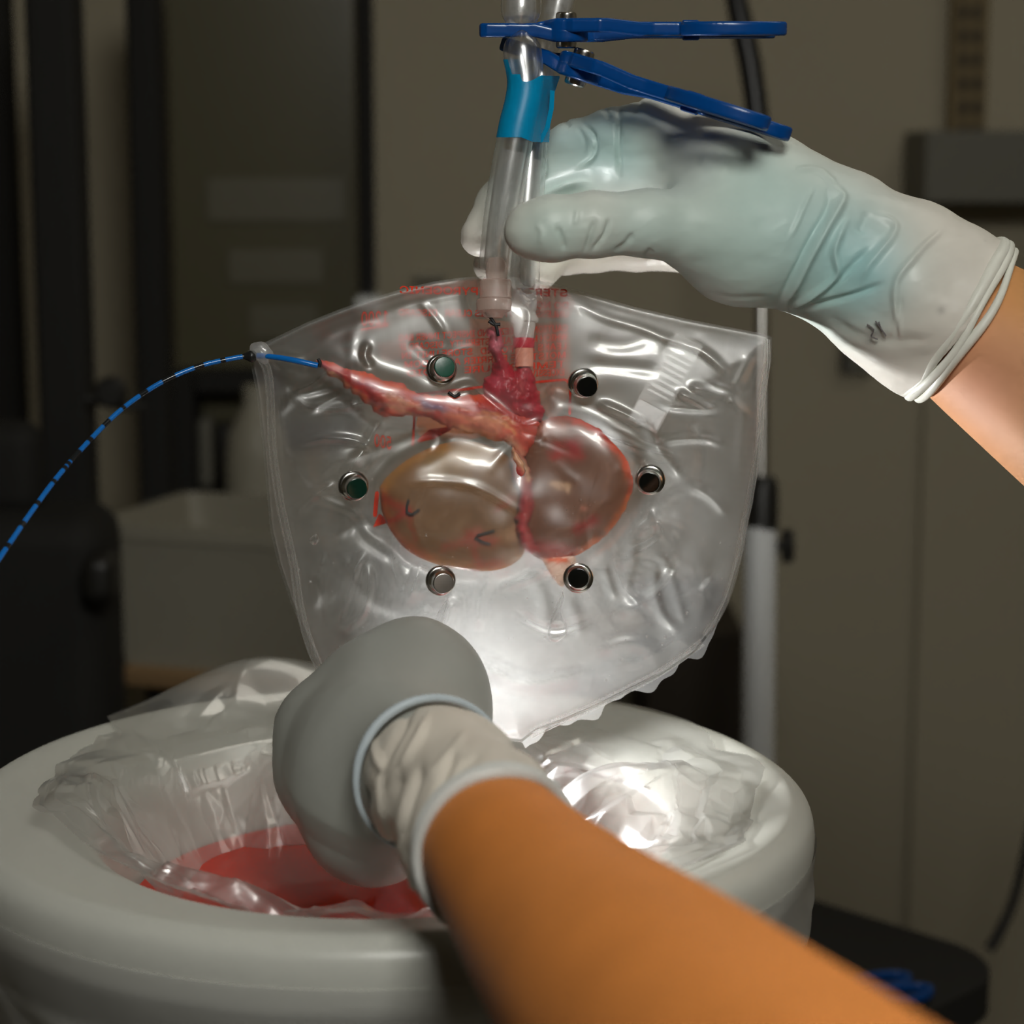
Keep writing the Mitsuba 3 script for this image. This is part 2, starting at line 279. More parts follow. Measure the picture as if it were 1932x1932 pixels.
add(t, lathe([q[0], 2.22, zb], [q[0], 2.22, zb + 1], [(0, 0), (0, .030), (.01, .034), (.17, .034), (.2, .030), (.222, .018), (.23, .014), (.25, .014), (.25, 0)], 32), 'pale_plastic')
t = thing('wall_rack', 'black open rack holding dark mottled items left of the bag', 'rack')
for r_ in ((322, 366, 705, 935), (366, 520, 705, 742), (366, 520, 925, 940)): add(t + '__frame', bgbox(*r_, 2.38, .1, .003), 'black_matte')
add(t + '__backboard', bgbox(330, 520, 710, 935, 2.47, .01, .002), 'black_matte')
for i in range(3):
    k = add('rack_bottle', bgbox(372 + 36 * i, 400 + 36 * i, 790 + 12 * (i % 2), 922, 2.39, .04, .008), ['box_grey', 'black_plastic', 'dark_brown'][i]); tag(k, ['small grey bottle, leftmost in the black open rack', 'small black bottle, middle one in the black open rack', 'small dark brown bottle, rightmost in the black open rack'][i], 'bottle')
k = add('floor_cabinet', bgbox(1215, 1398, 1192, 2050, 2.30, .3), 'dark_brown'); tag(k, 'dark brown low cabinet behind the lower right edge of the bag', 'cabinet')
# floor stand with gooseneck
t = thing('gooseneck_stand', 'black gooseneck on a white stand tube with black collar behind the bag', 'stand')
DS = 1.93
add(t + '__gooseneck', pxtube([(1376, -60, DS, 18), (1398, 40, DS, 22), (1420, 150, DS, 22), (1434, 300, DS, 20), (1438, 420, DS, 19)], 60, 16), 'black_rubber')
add(t + '__pole', pxtube([(1438, 400, DS, 14), (1437, 700, DS, 15), (1436, 930, DS, 15)], 12, 20), 'steel_dull')
for i in range(8): add(t + '__ridge', pxtube([(1424 + 1.6 * i, 172 + i * 13, DS, 22), (1424.6 + 1.6 * i, 177 + i * 13, DS, 22)], 4, 20), 'black_rubber')
add(t + '__collar', pxtube([(1440, 898, DS, 20), (1440, 915, DS, 28), (1438, 955, DS, 31), (1437, 1000, DS, 31)], 14, 24), 'black_plastic')
add(t + '__sleeve', pxtube([(1434, 996, DS, 31), (1430, 1500, DS, 31), (1428, 2300, DS, 31)], 8, 24), 'sleeve_white')
a = C(1462, 1030, DS); add(t + '__knob', lathe(a, a + np.array([1, 0, 0]), [(0, .004), (.006, .004), (.006, .013), (.010, .017), (.016, .015), (.018, .0)], 10), 'black_plastic', smooth=False)
# cart top under the bucket
TZ = 0.72
t = thing('cart_table', 'black round-cornered cart top at the lower right, holding a blue clamp', 'table')
e0, e1 = ray_z(1490, 1683, TZ)[:2], ray_z(1700, 1748, TZ)[:2]; uu = (e1 - e0) / np.linalg.norm(e1 - e0); ww = np.array([uu[1], -uu[0]]); ww = ww if ww[1] < 0 else -ww
c0 = ray_z(1930, 1822, TZ)[:2]; c0 = e0 + uu * ((c0 - e0) @ uu)
cs = [c0, c0 - uu * .44, c0 - uu * .44 + ww * .42, c0 + ww * .42]
P_ = Polygon(cs).buffer(-.07).buffer(.07, 24)
m = trimesh.creation.extrude_polygon(P_, .03); m.apply_translation([0, 0, TZ - .03]); add(t + '__top', m, 'black_matte')
for a_, b_ in ((.06, .06), (.38, .06), (.06, .24), (.38, .24)):
    q = c0 - uu * a_ + ww * b_; add(t + '__leg', tube(np.array([[*q, 0], [*q, TZ - .02]]), .014, 12), 'black_plastic')
k = add('power_cable', pxtube([(1990, 1380, 2.1, 9), (1946, 1560, 2.1, 9), (1915, 1690, 2.1, 9), (1885, 1760, 2.1, 10), (1866, 1792, 2.1, 10)], 40, 10), 'black_rubber'); tag(k, 'black cable hanging at the lower right beside the cart top', 'cable')

# ------------------------------------------------------------------ bucket, liner, liquid
RZ = EYE[2] - 0.300
BC = np.array([-.060, .975, RZ]); SC = 1.07
def bucket():
    pr = [(-.33, .112), (-.20, .128), (-.12, .146), (-.085, .158), (-.078, .168), (-.066, .171), (-.060, .164), (-.048, .166), (-.040, .176), (-.032, .186), (-.020, .1895), (-.008, .1885), (-.002, .184), (0, .177), (-.005, .160), (-.010, .140), (-.014, .131), (-.022, .126), (-.04, .1225), (-.10, .112), (-.31, .100)]
    pr = catmull(np.array(pr), 120); pr = np.vstack([[-.33, 0], pr, [-.31, 0]])
    return lathe(BC, BC + [0, 0, 1], [(a, b * SC) for a, b in pr], 128)
t = thing('bucket_stool', 'round black stool under the white bucket', 'stool')
add(t + '__seat', lathe([*BC[:2], RZ - .365], [*BC[:2], 9], [(0, 0), (0, .10), (.006, .105), (.029, .105), (.0345, .10), (.0345, 0)], 64), 'black_matte')
for i in range(4):
    q = BC[:2] + .075 * np.array([math.cos(.8 + i * 1.571), math.sin(.8 + i * 1.571)]); add(t + '__leg', tube(np.array([[*q, 0], [*q, RZ - .36]]), .014, 12), 'black_plastic')
k = add('bucket', bucket(), 'bucket_plastic', smooth=50); tag(k, 'round white plastic bucket with a wide rim standing below the bag', 'bucket')
LZ = RZ - .054
k = add('red_liquid', lathe([*BC[:2], LZ - .03], [*BC[:2], LZ], [(0, 0), (0, .112 * SC), (.03, .1150 * SC), (.0301, .06), (.03, 0)], 96), 'red_liquid'); tag(k, 'red liquid pooled inside the lined bucket', 'liquid')
from scipy.interpolate import LinearNDInterpolator
def facets(cell_t, cell_s, seed):
    """crumpled sheet: random heights joined by flat facets, periodic in angle"""
    r_ = np.random.default_rng(seed); n = int(2 * np.pi / cell_t * 1.2 / cell_s); th, sv, h = r_.uniform(0, 2 * np.pi, n), r_.uniform(-.1, 1.1, n), r_.uniform(-.5, .5, n)
    return LinearNDInterpolator(np.c_[np.r_[th - 2 * np.pi, th, th + 2 * np.pi] / cell_t, np.tile(sv, 3) / cell_s], np.tile(h, 3)), cell_t, cell_s
def fac(f, TH, S): return np.nan_to_num(f[0](TH / f[1], S / f[2]))
def rim_z(r): return np.interp(r, [.100, .112, .1225, .126, .131, .140, .160, .177, .184, .1885, .1895], [-.3, -.10, -.04, -.022, -.014, -.010, -.005, 0, -.002, -.008, -.020])
def liner():
    nt, ns = 560, 230; th = np.linspace(0, 2 * np.pi, nt, endpoint=False); s_ = np.linspace(0, 1, ns)
    TH, S = np.meshgrid(th, s_, indexing='ij'); ct, st = np.cos(TH), np.sin(TH)
    ro = np.interp(np.degrees(TH), [0, 20, 40, 60, 80, 100, 120, 138, 150, 165, 185, 205, 225, 250, 270, 290, 310, 330, 350, 360], [.166, .170, .180, .187, .1905, .1912, .1908, .182, .158, .150, .150, .143, .136, .131, .130, .138, .150, .160, .165, .166])
    f1, f2, f3 = facets(.50, .42, 3), facets(.24, .15, 4), facets(.10, .06, 6); c1, c2, c3 = fac(f1, TH, S), fac(f2, TH, S), fac(f3, TH, S)
    back, right, left, front = np.clip(st, 0, 1), np.clip(ct, 0, 1), np.clip(-ct, 0, 1), np.clip(-st, 0, 1)
    ro = ro + .010 * (c2[:, :1] + c3[:, :1]) * np.clip((.188 - ro) / .01, 0, 1)
    r = ro * (1 - S) ** 1.0 + .002
    inn = np.clip((.135 - r) / .02, 0, 1)
    pool = -.058 + .012 * np.clip(left + .4 * back, 0, 1) + .010 * right
    z = np.where(r > .128, rim_z(r) + .0015, 0); w_ = np.clip((.130 - r) / .062, 0, 1) ** (.8)
    z = np.where(r > .130, z, (rim_z(.131) + .0015) * (1 - w_) + pool * w_)
    x, y = r * ct, r * st
    hole = np.exp(-((x + .030) / .066) ** 4 - ((y - .004) / .066) ** 4); z -= .040 * hole * (r < .126)
    z += .034 * np.exp(-((x - .088) / .045) ** 2 - ((y - .02) / .045) ** 2) + .018 * np.exp(-((x + .125) / .03) ** 2 - ((y + .01) / .07) ** 2) + .005 * np.exp(-((x + .03) / .075) ** 2 - ((y + .098) / .018) ** 2)
    amp = np.clip((.172 - r) / .05, 0, 1) * np.clip(r / .03, .15, 1)
    z += (c1 * .030 + c2 * .014 + c3 * .0036) * amp * (1 - .75 * hole) + .0012 * (c3 + .5)
    lift = np.exp(-((TH - 2.02) / .30) ** 2) * np.exp(-((r - .180) / .020) ** 2); z += lift * .020
    outer = np.clip((ro[:, :1] - .186) / .004, 0, 1)
    z = np.where((r > .116) & (r < .1893), np.maximum(z, rim_z(r) + np.where(r < .15, .0030, .0012)), z)
    rw = np.interp(z, [-.30, -.10, -.04, -.022, -.016], [.097, .1085, .1185, .122, .30]); q = np.minimum(1, rw / np.maximum(r, 1e-6)); x, y = x * q, y * q
    v = np.stack([BC[0] + SC * x, BC[1] + SC * y, RZ + z], -1).reshape(-1, 3)
    i, j = np.meshgrid(np.arange(nt), np.arange(ns - 1), indexing='ij'); a = i * ns + j; b = ((i + 1) % nt) * ns + j
    return TM(v, np.vstack([np.stack([a, b, b + 1], -1).reshape(-1, 3), np.stack([a, b + 1, a + 1], -1).reshape(-1, 3)]))
t = thing('bucket_liner', 'crumpled clear plastic liner draped into the white bucket', 'liner')
add(t + '__sheet', liner(), 'liner_film', smooth=True)
def skirt():
    nt, ns = 300, 60; th = np.linspace(0, 2 * np.pi, nt, endpoint=False); s_ = np.linspace(0, 1, ns); TH, S = np.meshgrid(th, s_, indexing='ij'); f1, f2 = facets(.35, .3, 13), facets(.12, .12, 14)
    c1, c2 = fac(f1, TH, S), fac(f2, TH, S); r = np.interp(S, [0, .12, .35, 1], [.1905, .1880, .1815, .158]) + (c1 + .5) * .010 * np.clip(S * 3, 0, 1) + c2 * .004 * S; z = np.interp(S, [0, .12, 1], [-.018, -.030, -.128]) + c1 * .01 * S
    v = np.stack([BC[0] + SC * r * np.cos(TH), BC[1] + SC * r * np.sin(TH), RZ + z], -1).reshape(-1, 3); i, j = np.meshgrid(np.arange(nt), np.arange(ns - 1), indexing='ij'); a = i * ns + j; b = ((i + 1) % nt) * ns + j
    return TM(v, np.vstack([np.stack([a, b, b + 1], -1).reshape(-1, 3), np.stack([a, b + 1, a + 1], -1).reshape(-1, 3)]))
add(t + '__skirt', skirt(), 'skirt_film', smooth=True)

# ------------------------------------------------------------------ the bag
D0 = lambda py: 1.0 + 4.5e-5 * (py - 530)
outline = [(468, 662), (492, 650), (530, 632), (580, 608), (640, 584), (700, 563), (760, 545), (820, 531), (870, 524), (915, 521), (1000, 524), (1030, 532), (1100, 552), (1200, 580), (1300, 603), (1400, 622), (1440, 630), (1456, 636), (1455, 680), (1444, 740), (1440, 790), (1433, 850), (1427, 900), (1420, 950), (1410, 990), (1402, 1040), (1390, 1080), (1375, 1130), (1352, 1180), (1310, 1232), (1250, 1272), (1180, 1306), (1120, 1336), (1060, 1362), (1012, 1378), (985, 1400), (940, 1396), (860, 1370), (760, 1335), (660, 1300), (606, 1268), (578, 1205), (548, 1135), (525, 1065), (510, 1000), (504, 930), (496, 840), (484, 740), (474, 690)]
back_outline = [p for p in outline]
bagP = Polygon(outline)
wav = []
for p in LineString(outline[28:36]).segmentize(6).coords: wav.append(p)
wl = LineString(wav); W = [(wl.interpolate(s).x, wl.interpolate(s).y, s) for s in np.linspace(0, wl.length, 90)]
wpts = []
for x, y, s in W:
    n = 10 + 8 * math.sin(s / 21.0) + 5 * math.sin(s / 9.0 + 1); e = min(1, s / 40); wpts.append((x + .5 * n * e, y + .85 * n * e))
backP = unary_union([bagP, Polygon(wpts + [(x, y) for x, y, s in W][::-1]).buffer(0)]).buffer(.3)
backP = backP if backP.geom_type == 'Polygon' else max(backP.geoms, key=lambda g: g.area)
# organ outlines
def ragged(poly, amp, seed):
    q = np.array(poly.segmentize(3).exterior.coords)[:-1]; n = np.c_[q / 13.0, np.full(len(q), seed)]
    g_ = Polygon(q + amp * 2 * np.stack([meshkit.fbm(n, 3, seed) - .5, meshkit.fbm(n, 3, seed + 7) - .5], 1)).buffer(0); return g_ if g_.geom_type == 'Polygon' else max(g_.geoms, key=lambda z: z.area)
lobeA = spline_poly([(716, 920), (722, 968), (742, 1008), (775, 1042), (830, 1066), (900, 1077), (955, 1070), (990, 1040), (1000, 980), (990, 915), (965, 868), (925, 842), (875, 832), (820, 842), (768, 868), (732, 898)])
lobeB = spline_poly([(1010, 796), (1060, 785), (1112, 799), (1152, 830), (1180, 868), (1193, 908), (1184, 950), (1152, 1000), (1110, 1034), (1062, 1056), (1018, 1054), (985, 1022), (972, 950), (978, 880), (990, 828)])
strand = spline_poly([(596, 676), (640, 690), (700, 708), (760, 728), (800, 742), (860, 748), (920, 746), (965, 766), (1018, 795), (1012, 822), (985, 872), (962, 842), (915, 824), (860, 810), (800, 786), (735, 785), (705, 772), (655, 730), (612, 696)])
tangle = spline_poly([(922, 618), (942, 622), (950, 668), (968, 696), (985, 690), (1004, 692), (1014, 740), (1024, 785), (990, 802), (950, 780), (918, 752), (916, 715), (930, 688), (922, 655)])
septum = spline_poly([(962, 842), (988, 868), (1004, 905), (1006, 950), (1000, 990), (1012, 1038), (985, 1032), (972, 985), (978, 935), (968, 890)])
flap = spline_poly([(1014, 1038), (1050, 1042), (1086, 1052), (1074, 1080), (1062, 1106), (1046, 1094), (1030, 1068)])
lobeB0 = lobeB; strand, tangle, septum, lobeB = ragged(strand, 7, 3), ragged(tangle, 8, 5), ragged(septum, 9, 6), ragged(lobeB, 3, 9)
GX0, GY0, GS = 430, 490, 2.0
gx, gy = np.meshgrid(np.arange(GX0, 1500, GS), np.arange(GY0, 1430, GS)); gshape = gx.shape
def dist_in(poly):
    m = shapely.contains_xy(poly, gx.ravel(), gy.ravel()).reshape(gshape); return distance_transform_edt(m) * GS
def sample(F_, px, py):
    px, py = np.broadcast_arrays(np.asarray(px, float), np.asarray(py, float))
    return map_coordinates(F_, [np.atleast_1d((py - GY0) / GS), np.atleast_1d((px - GX0) / GS)], order=1, mode='nearest').reshape(px.shape)
def pillow_h(poly, h, edge):
    d = dist_in(poly); t = np.clip(d / edge, 0, 1); return h * np.sqrt(np.clip(1 - (1 - t) ** 2, 0, 1)) * (d > 0)
H = {'lobeA': pillow_h(lobeA, .0105, 62), 'lobeB': pillow_h(lobeB, .0105, 58), 'strand': pillow_h(strand, .0075, 34), 'tangle': pillow_h(tangle, .0085, 34), 'septum': pillow_h(septum, .006, 16), 'flap': pillow_h(flap, .002, 14)}
MAG = [(839, 692, 'refl_green', (-9, 7)), (1108, 730, 'refl_black', (-12, -11)), (674, 922, 'refl_dark_green', (-11, -8)), (1225, 911, 'refl_black', (2, -9)), (837, 1101, 'steel_dull', (-9, -9)), (1091, 1091, 'refl_black', (0, -1))]
Hall = np.maximum.reduce(list(H.values()))
for x, y in ((935, 550), (988, 610), (990, 670)): Hall = np.maximum(Hall, .0085 * (np.hypot((gx - x) / 34, (gy - y) / 46) < 1))
db = dist_in(bagP.buffer(1)); prof = 1 - np.exp(-np.clip(db - 10, 0, None) / 75); prof[db < 11] = 0
drape = gaussian_filter(maximum_filter(Hall, 9), 7)
P3 = lambda s, o: np.stack([gx / s, gy / s, np.full(gshape, o)], -1)
def warp(seed): return meshkit.fbm(P3(210., seed), 3, seed) - .5
frng = np.random.default_rng(11)
strokes = [([(497, 668), (535, 671), (575, 678)], 5, 1), ([(547, 740), (587, 724), (615, 700)], 7, 1), ([(547, 742), (578, 768), (632, 770), (690, 762)], 6, 1), ([(522, 760), (526, 800), (534, 890)], 11, 1.2),
    ([(560, 842), (600, 828), (663, 830), (708, 848)], 6, 1), ([(645, 900), (686, 850), (705, 815), (722, 795)], 9, 1), ([(556, 972), (590, 936), (634, 912)], 8, 1), ([(757, 912), (830, 908), (900, 920), (985, 968)], 7, .8),
    ([(695, 645), (688, 672), (702, 694)], 7, 1), ([(1072, 556), (1132, 594), (1206, 617), (1263, 640), (1320, 659), (1363, 694), (1380, 722)], 7, 1), ([(1383, 742), (1405, 699), (1422, 668)], 9, 1.2), ([(1422, 742), (1432, 700), (1438, 672)], 6, 1),
    ([(1300, 729), (1340, 738), (1378, 745)], 7, 1), ([(1277, 739), (1312, 756), (1345, 776)], 6, 1), ([(1377, 748), (1397, 773), (1414, 776)], 8, 1), ([(1121, 805), (1178, 836), (1277, 867)], 7, 1), ([(1128, 760), (1165, 775), (1215, 800)], 7, .9),
    ([(637, 1180), (655, 1120), (672, 1070), (692, 1040)], 8, 1.1), ([(692, 1060), (696, 1110), (680, 1160), (645, 1192)], 8, 1.1), ([(605, 1170), (600, 1100), (612, 1040)], 9, .8), ([(770, 1130), (785, 1090), (792, 1065)], 7, 1),
    ([(735, 1010), (740, 1070), (755, 1120)], 10, 1), ([(845, 742), (885, 728), (915, 752), (960, 790), (985, 808)], 8, .8), ([(985, 808), (1010, 800), (1020, 795)], 6, .8), ([(1000, 835), (1015, 832), (1030, 822)], 6, .8), ([(1000, 850), (1014, 846), (1026, 838)], 6, .7),
    ([(980, 570), (1000, 590), (992, 640), (972, 680), (972, 715)], 6, .8), ([(720, 590), (780, 572), (850, 556), (920, 548)], 7, .8), ([(790, 565), (820, 600), (840, 630)], 6, .6), ([(600, 640), (660, 612), (720, 600)], 9, .7),
    ([(1200, 1010), (1250, 985), (1290, 1010)], 10, 1), ([(1180, 1060), (1240, 1020), (1262, 985)], 10, .9), ([(1150, 1160), (1230, 1130), (1290, 1060)], 16, .9), ([(1130, 1232), (1190, 1215), (1250, 1240)], 13, 1.1), ([(1165, 1258), (1230, 1240), (1300, 1195)], 8, 1),
    ([(860, 1130), (845, 1160), (838, 1200)], 12, .9), ([(930, 1080), (905, 1130), (900, 1190)], 14, .9), ([(900, 1250), (990, 1290), (1060, 1285), (1130, 1270)], 16, 1), ([(1350, 1090), (1330, 1120), (1345, 1150)], 9, 1.1), ([(1060, 1010), (1120, 980), (1160, 930)], 14, .6),
    ([(1310, 800), (1330, 860), (1325, 930)], 16, .7), ([(1230, 960), (1245, 995), (1270, 1030)], 8, .8), ([(740, 1150), (800, 1110), (850, 1130)], 18, 1), ([(590, 900), (640, 870), (700, 862)], 14, .7)]
for i in range(60):
    x, y, a, l = frng.uniform(500, 1420), frng.uniform(560, 1340), frng.uniform(0, 6.28), frng.uniform(30, 100); b = a + frng.uniform(-.8, .8)
    strokes.append(([(x, y), (x + l * math.cos(a), y + l * math.sin(a)), (x + l * (math.cos(a) + math.cos(b)), y + l * (math.sin(a) + math.sin(b)))], frng.uniform(5, 14), frng.uniform(.25, .6) * frng.choice([-1, 1])))
fold = stroke_field(gx.ravel(), gy.ravel(), strokes).reshape(gshape)
fr = -(.0105 * prof + drape * .95 + .0006 * (prof > 0)) - prof * (fold * .0032 * (1 - .65 * np.clip(gaussian_filter(np.maximum(H['lobeA'], H['lobeB']), 8) / .008, 0, 1)) + warp(3) * .011)
fr = -np.maximum(-gaussian_filter(fr, 1.2), (Hall + .0011) * (Hall > 0))
fr = gaussian_filter(fr, 1.0)
bk = .0105 * prof + drape * .95 + .0006 * (prof > 0) + prof * (stroke_field(gx.ravel(), gy.ravel(), [([(2000 - 20 * 0 - x + -70, y + 0) for x, y in p], w, a) for p, w, a in strokes[:40]]).reshape(gshape) * .0020 + warp(8) * .010)
bk = np.maximum(gaussian_filter(bk, 1.4), (Hall + .0011) * (Hall > 0)); bk = gaussian_filter(bk, 1.0)
def sheet(poly, field, step=3.2, flip=False, extra=0.0):
    P, f, nb = tri_poly(poly, step); z = sample(field, P[:, 0], P[:, 1]) + extra
    return TM(C(P[:, 0], P[:, 1], D0(P[:, 1]) + z), f[:, ::-1] if not flip else f)
bag = thing('fluid_bag', 'clear plastic fluid bag holding the pink organ, hung from the gloved hand', 'bag')
add(bag + '__front_film', sheet(bagP, fr), 'bag_film', smooth=True); add(bag + '__back_film', sheet(backP, bk, 3.6, True), 'bag_back_film', smooth=True)
def strip(line, w, amp, n=160, off=-.001, waves=0):
    p = catmull(line, n); t = np.gradient(p, axis=0); t /= np.linalg.norm(t, axis=1, keepdims=True); nn = np.stack([-t[:, 1], t[:, 0]], 1)
    u = np.linspace(-1, 1, 13); w_ = np.broadcast_to(w, (n,)) * (1 + waves * np.sin(np.arange(n) * .5) * .5)
    q = p[:, None] + nn[:, None] * (u[None, :, None] * w_[:, None, None]); z = off - amp * np.cos(u * np.pi * 1.0) ** 2 * (np.abs(u) < .99)
    v = C(q[..., 0], q[..., 1], D0(q[..., 1]) + z[None]).reshape(-1, 3); i, j = np.meshgrid(np.arange(n - 1), np.arange(12), indexing='ij'); a = i * 13 + j
    return TM(v, np.vstack([np.stack([a, a + 1, a + 14], -1).reshape(-1, 3), np.stack([a, a + 14, a + 13], -1).reshape(-1, 3)]))
add(bag + '__seam', strip([(487, 668), (504, 700), (510, 760), (514, 850), (528, 950), (552, 1060), (566, 1150), (586, 1220), (606, 1265)], 9, .002, off=-.006), 'bag_seam', smooth=True)
add(bag + '__seam', strip([(1446, 640), (1446, 690), (1436, 760), (1432, 830), (1418, 920), (1404, 990), (1386, 1080), (1364, 1145), (1330, 1200)], 7, .0012, off=-.002), 'bag_seam', smooth=True)
add(bag + '__seam', strip([(1325, 1212), (1250, 1265), (1180, 1302), (1110, 1336), (1050, 1362), (1000, 1386)], 8, .0015, off=-.001), 'bag_seam', smooth=True)
add(bag + '__gathered_corner', sdf_mesh(lambda P: smin(chain_d(P, [(480, 656, 1.0, 9), (492, 658, 1.0, 12), (502, 668, 1.0, 13)], .002), chain_d(P, [(478, 668, 1.0, 7), (500, 678, 1.0, 9)], .002), .002) - .0012 * (meshkit.fbm(P * 400, 3) - .5), *bounds([[(480, 656, 1.0, 16), (505, 680, 1.0, 16)]], .004), .0006), 'tube_frost', smooth=True)
# print on the back film, seen mirrored from this side
def on_film(px, py, field, off): return C(px, py, D0(py) + sample(field, px, py) + off)
def print_text(s, xr, y, width, h, slant=0.0, key=None, mat='print_red'):
    m = meshkit.text_mesh(s, 1.0, .02, bold=True); m = m.subdivide() if len(m.faces) < 6000 else m
    v = m.vertices.copy(); L = v[:, 0].max(); u = v[:, 0] / L
    px = xr - u * width; py = y - (v[:, 1]) * h * 1.15 + slant * (u * width)
    z = v[:, 2] * .004; m2 = TM(on_film(px, py, bk, -.0004) + FWD * z[:, None], m.faces[:, ::-1])
    return add(bag + '__print', m2, mat, smooth=False)
LNS = [('STERILE NONPYROGENIC', 1072, 560, 318, 12, -.02), ('DO NOT USE', 1074, 582, 120, 10.5, .0), ('UNLESS SOLUTION IS CLEAR   DISCARD', 1074, 599, 322, 10.5, -.012), ('CAUTION SQUEEZE AND INSPECT INNER BAG', 1072, 624, 320, 10.5, .062), ('WHICH MAINTAINS STERILITY   DISCARD IF', 1071, 641, 318, 10.5, .062),
       ('LEAKS ARE FOUND   STORE UNIT IN', 1070, 658, 312, 10.5, .062), ('MOISTURE BARRIER AT    ROOM', 1069, 675, 306, 10.5, .062), ('TEMPERATURE   AVOID', 1068, 692, 300, 10.5, .062), ('EXCESSIVE HEAT', 1066, 708, 110, 10.5, .03)]
for a in LNS: print_text(*a)
print_text('1200', 734, 612, 52, 22, .05); print_text('500', 740, 848, 34, 20, -.2)
def print_poly(poly, mat='print_red', step=5):
    P, f, nb = tri_poly(poly, step); return add(bag + ('__stain' if mat == 'print_stain' else '__print'), TM(on_film(P[:, 0], P[:, 1], bk, .0012 if mat == 'print_stain' else -.0006), f), mat, smooth=False)
print_poly(LineString([(682, 622), (732, 614)]).buffer(2.2))
print_poly(LineString([(779, 840), (784, 745), (930, 728), (1066, 716), (1076, 724), (1075, 782)]).buffer(2.4))
print_poly(Polygon([(704, 995), (716, 968), (736, 985)])); print_poly(Polygon([(818, 826), (790, 832), (812, 812), (850, 808)]).buffer(3)); print_poly(LineString([(708, 972), (712, 930)]).buffer(4))
print_poly(Point(1040, 775).buffer(14).intersection(sbox(1000, 760, 1100, 800)), 'print_stain')
print_poly(spline_poly([(760, 548), (830, 534), (910, 527), (915, 548), (840, 556), (768, 566)]), 'print_stain'); print_poly(spline_poly([(1000, 535), (1060, 545), (1085, 575), (1060, 600), (1010, 580)]), 'print_stain')
print_poly(spline_poly([(885, 600), (1000, 610), (1070, 620), (1068, 760), (1020, 770), (900, 720)]), 'print_stain'); print_poly(spline_poly([(800, 740), (930, 735), (1000, 790), (880, 830), (790, 820)]), 'print_stain')
print_poly(spline_poly([(712, 650), (752, 640), (772, 660), (740, 680), (722, 678)]).buffer(0), 'print_stain')
# pale barcode sticker on the back film
t = thing('barcode_sticker', 'pale translucent barcode sticker on the upper right of the bag back', 'sticker')
a = math.radians(-62); ux, uy = np.array([math.cos(a), math.sin(a)]), np.array([-math.sin(a), math.cos(a)])
def stk(c, l, w): c = np.array(c, float); return Polygon([c + ux * l / 2 + uy * w / 2, c + ux * l / 2 - uy * w / 2, c - ux * l / 2 - uy * w / 2, c - ux * l / 2 + uy * w / 2])
def on_bag(key, poly, mat, off, step=6): 
    P, f, nb = tri_poly(poly, step); return add(key, TM(on_film(P[:, 0], P[:, 1], bk, off), f), mat, smooth=False)
on_bag(t + '__paper', stk((1256, 720), 190, 62), 'label_film', .0006)
on_bag(t + '__block', stk((1222, 783), 40, 56), 'label_white', .0009); on_bag(t + '__block', stk((1292, 655), 34, 56), 'label_white', .0009)
for i in range(7): on_bag(t + '__bar', stk(np.array([1262, 712]) + ux * (i - 3) * 12.5, 4 + 3 * (i % 2), 50), 'label_white', .0011)

# ------------------------------------------------------------------ organ
def pillow(poly, name, step=2.2, off=0.0, lump=0.0, seed=1):
    P, f, nb = tri_poly(poly, step); z = sample(gaussian_filter(H[name], .8), P[:, 0], P[:, 1]); z[:nb] = 0
    z = z + lump * (meshkit.fbm(np.c_[P / 16.0, np.zeros(len(P))], 3, seed) - .5) * np.clip(z / .004, 0, 1)
    z = np.maximum(z, 0); d = D0(P[:, 1]) + off
    v = np.vstack([C(P[:, 0], P[:, 1], d - z), C(P[:, 0], P[:, 1], d + z)]); n = len(P)
    return TM(v, np.vstack([f[:, ::-1], f + n])), np.vstack([P, P])
def paint(P, base, strokes_, noise=.18, seed=2, sc=30.):
    c = np.tile(np.asarray(base, float), (len(P), 1))
    jx = P + 14 * (np.stack([meshkit.fbm(np.c_[P / 18., np.zeros(len(P))], 3, 21), meshkit.fbm(np.c_[P / 18., np.ones(len(P)) * 9], 3, 22)], 1) - .5)
    for pts, w, col, s in strokes_:
        if len(pts) == 1: q = np.exp(-(np.hypot(*(jx - pts[0]).T) / w) ** 2)
        else: q = np.exp(-(shapely.distance(shapely.points(jx), LineString(pts)) / w) ** 2)
        q = q * s; c = c * (1 - q[:, None]) + np.asarray(col) * q[:, None]
    c *= (1 + noise * 2 * (meshkit.fbm(np.c_[P / sc, np.zeros(len(P))], 4, seed) - .5))[:, None]
    return np.clip(c, 0, 1)
org = thing('organ', 'pink and tan two-lobed organ with a red vessel strand, sealed inside the bag', 'organ')
TAN, BRN, RED, CRIM, ORG, PINK, CREAM, YEL = lin(130, 94, 60), lin(120, 78, 56), lin(176, 30, 26), lin(172, 14, 40), lin(245, 92, 14), lin(212, 130, 110), lin(222, 178, 140), lin(190, 158, 104)
def part(name, poly, hkey, cols, base, **kw):
    m, P = pillow(poly, hkey, **kw); return add(org + '__' + name, m, 'tissue', smooth=True, color=paint(P, base, cols))
bA = list(lobeA.exterior.coords); bB = list(lobeB.exterior.coords)
def arc(poly, a, b):  # rim strokes; the orange ones paint backlit edge glow into the colour
    L = poly.exterior; return [L.interpolate(s, normalized=True).coords[0] for s in np.linspace(a, b, 20)]
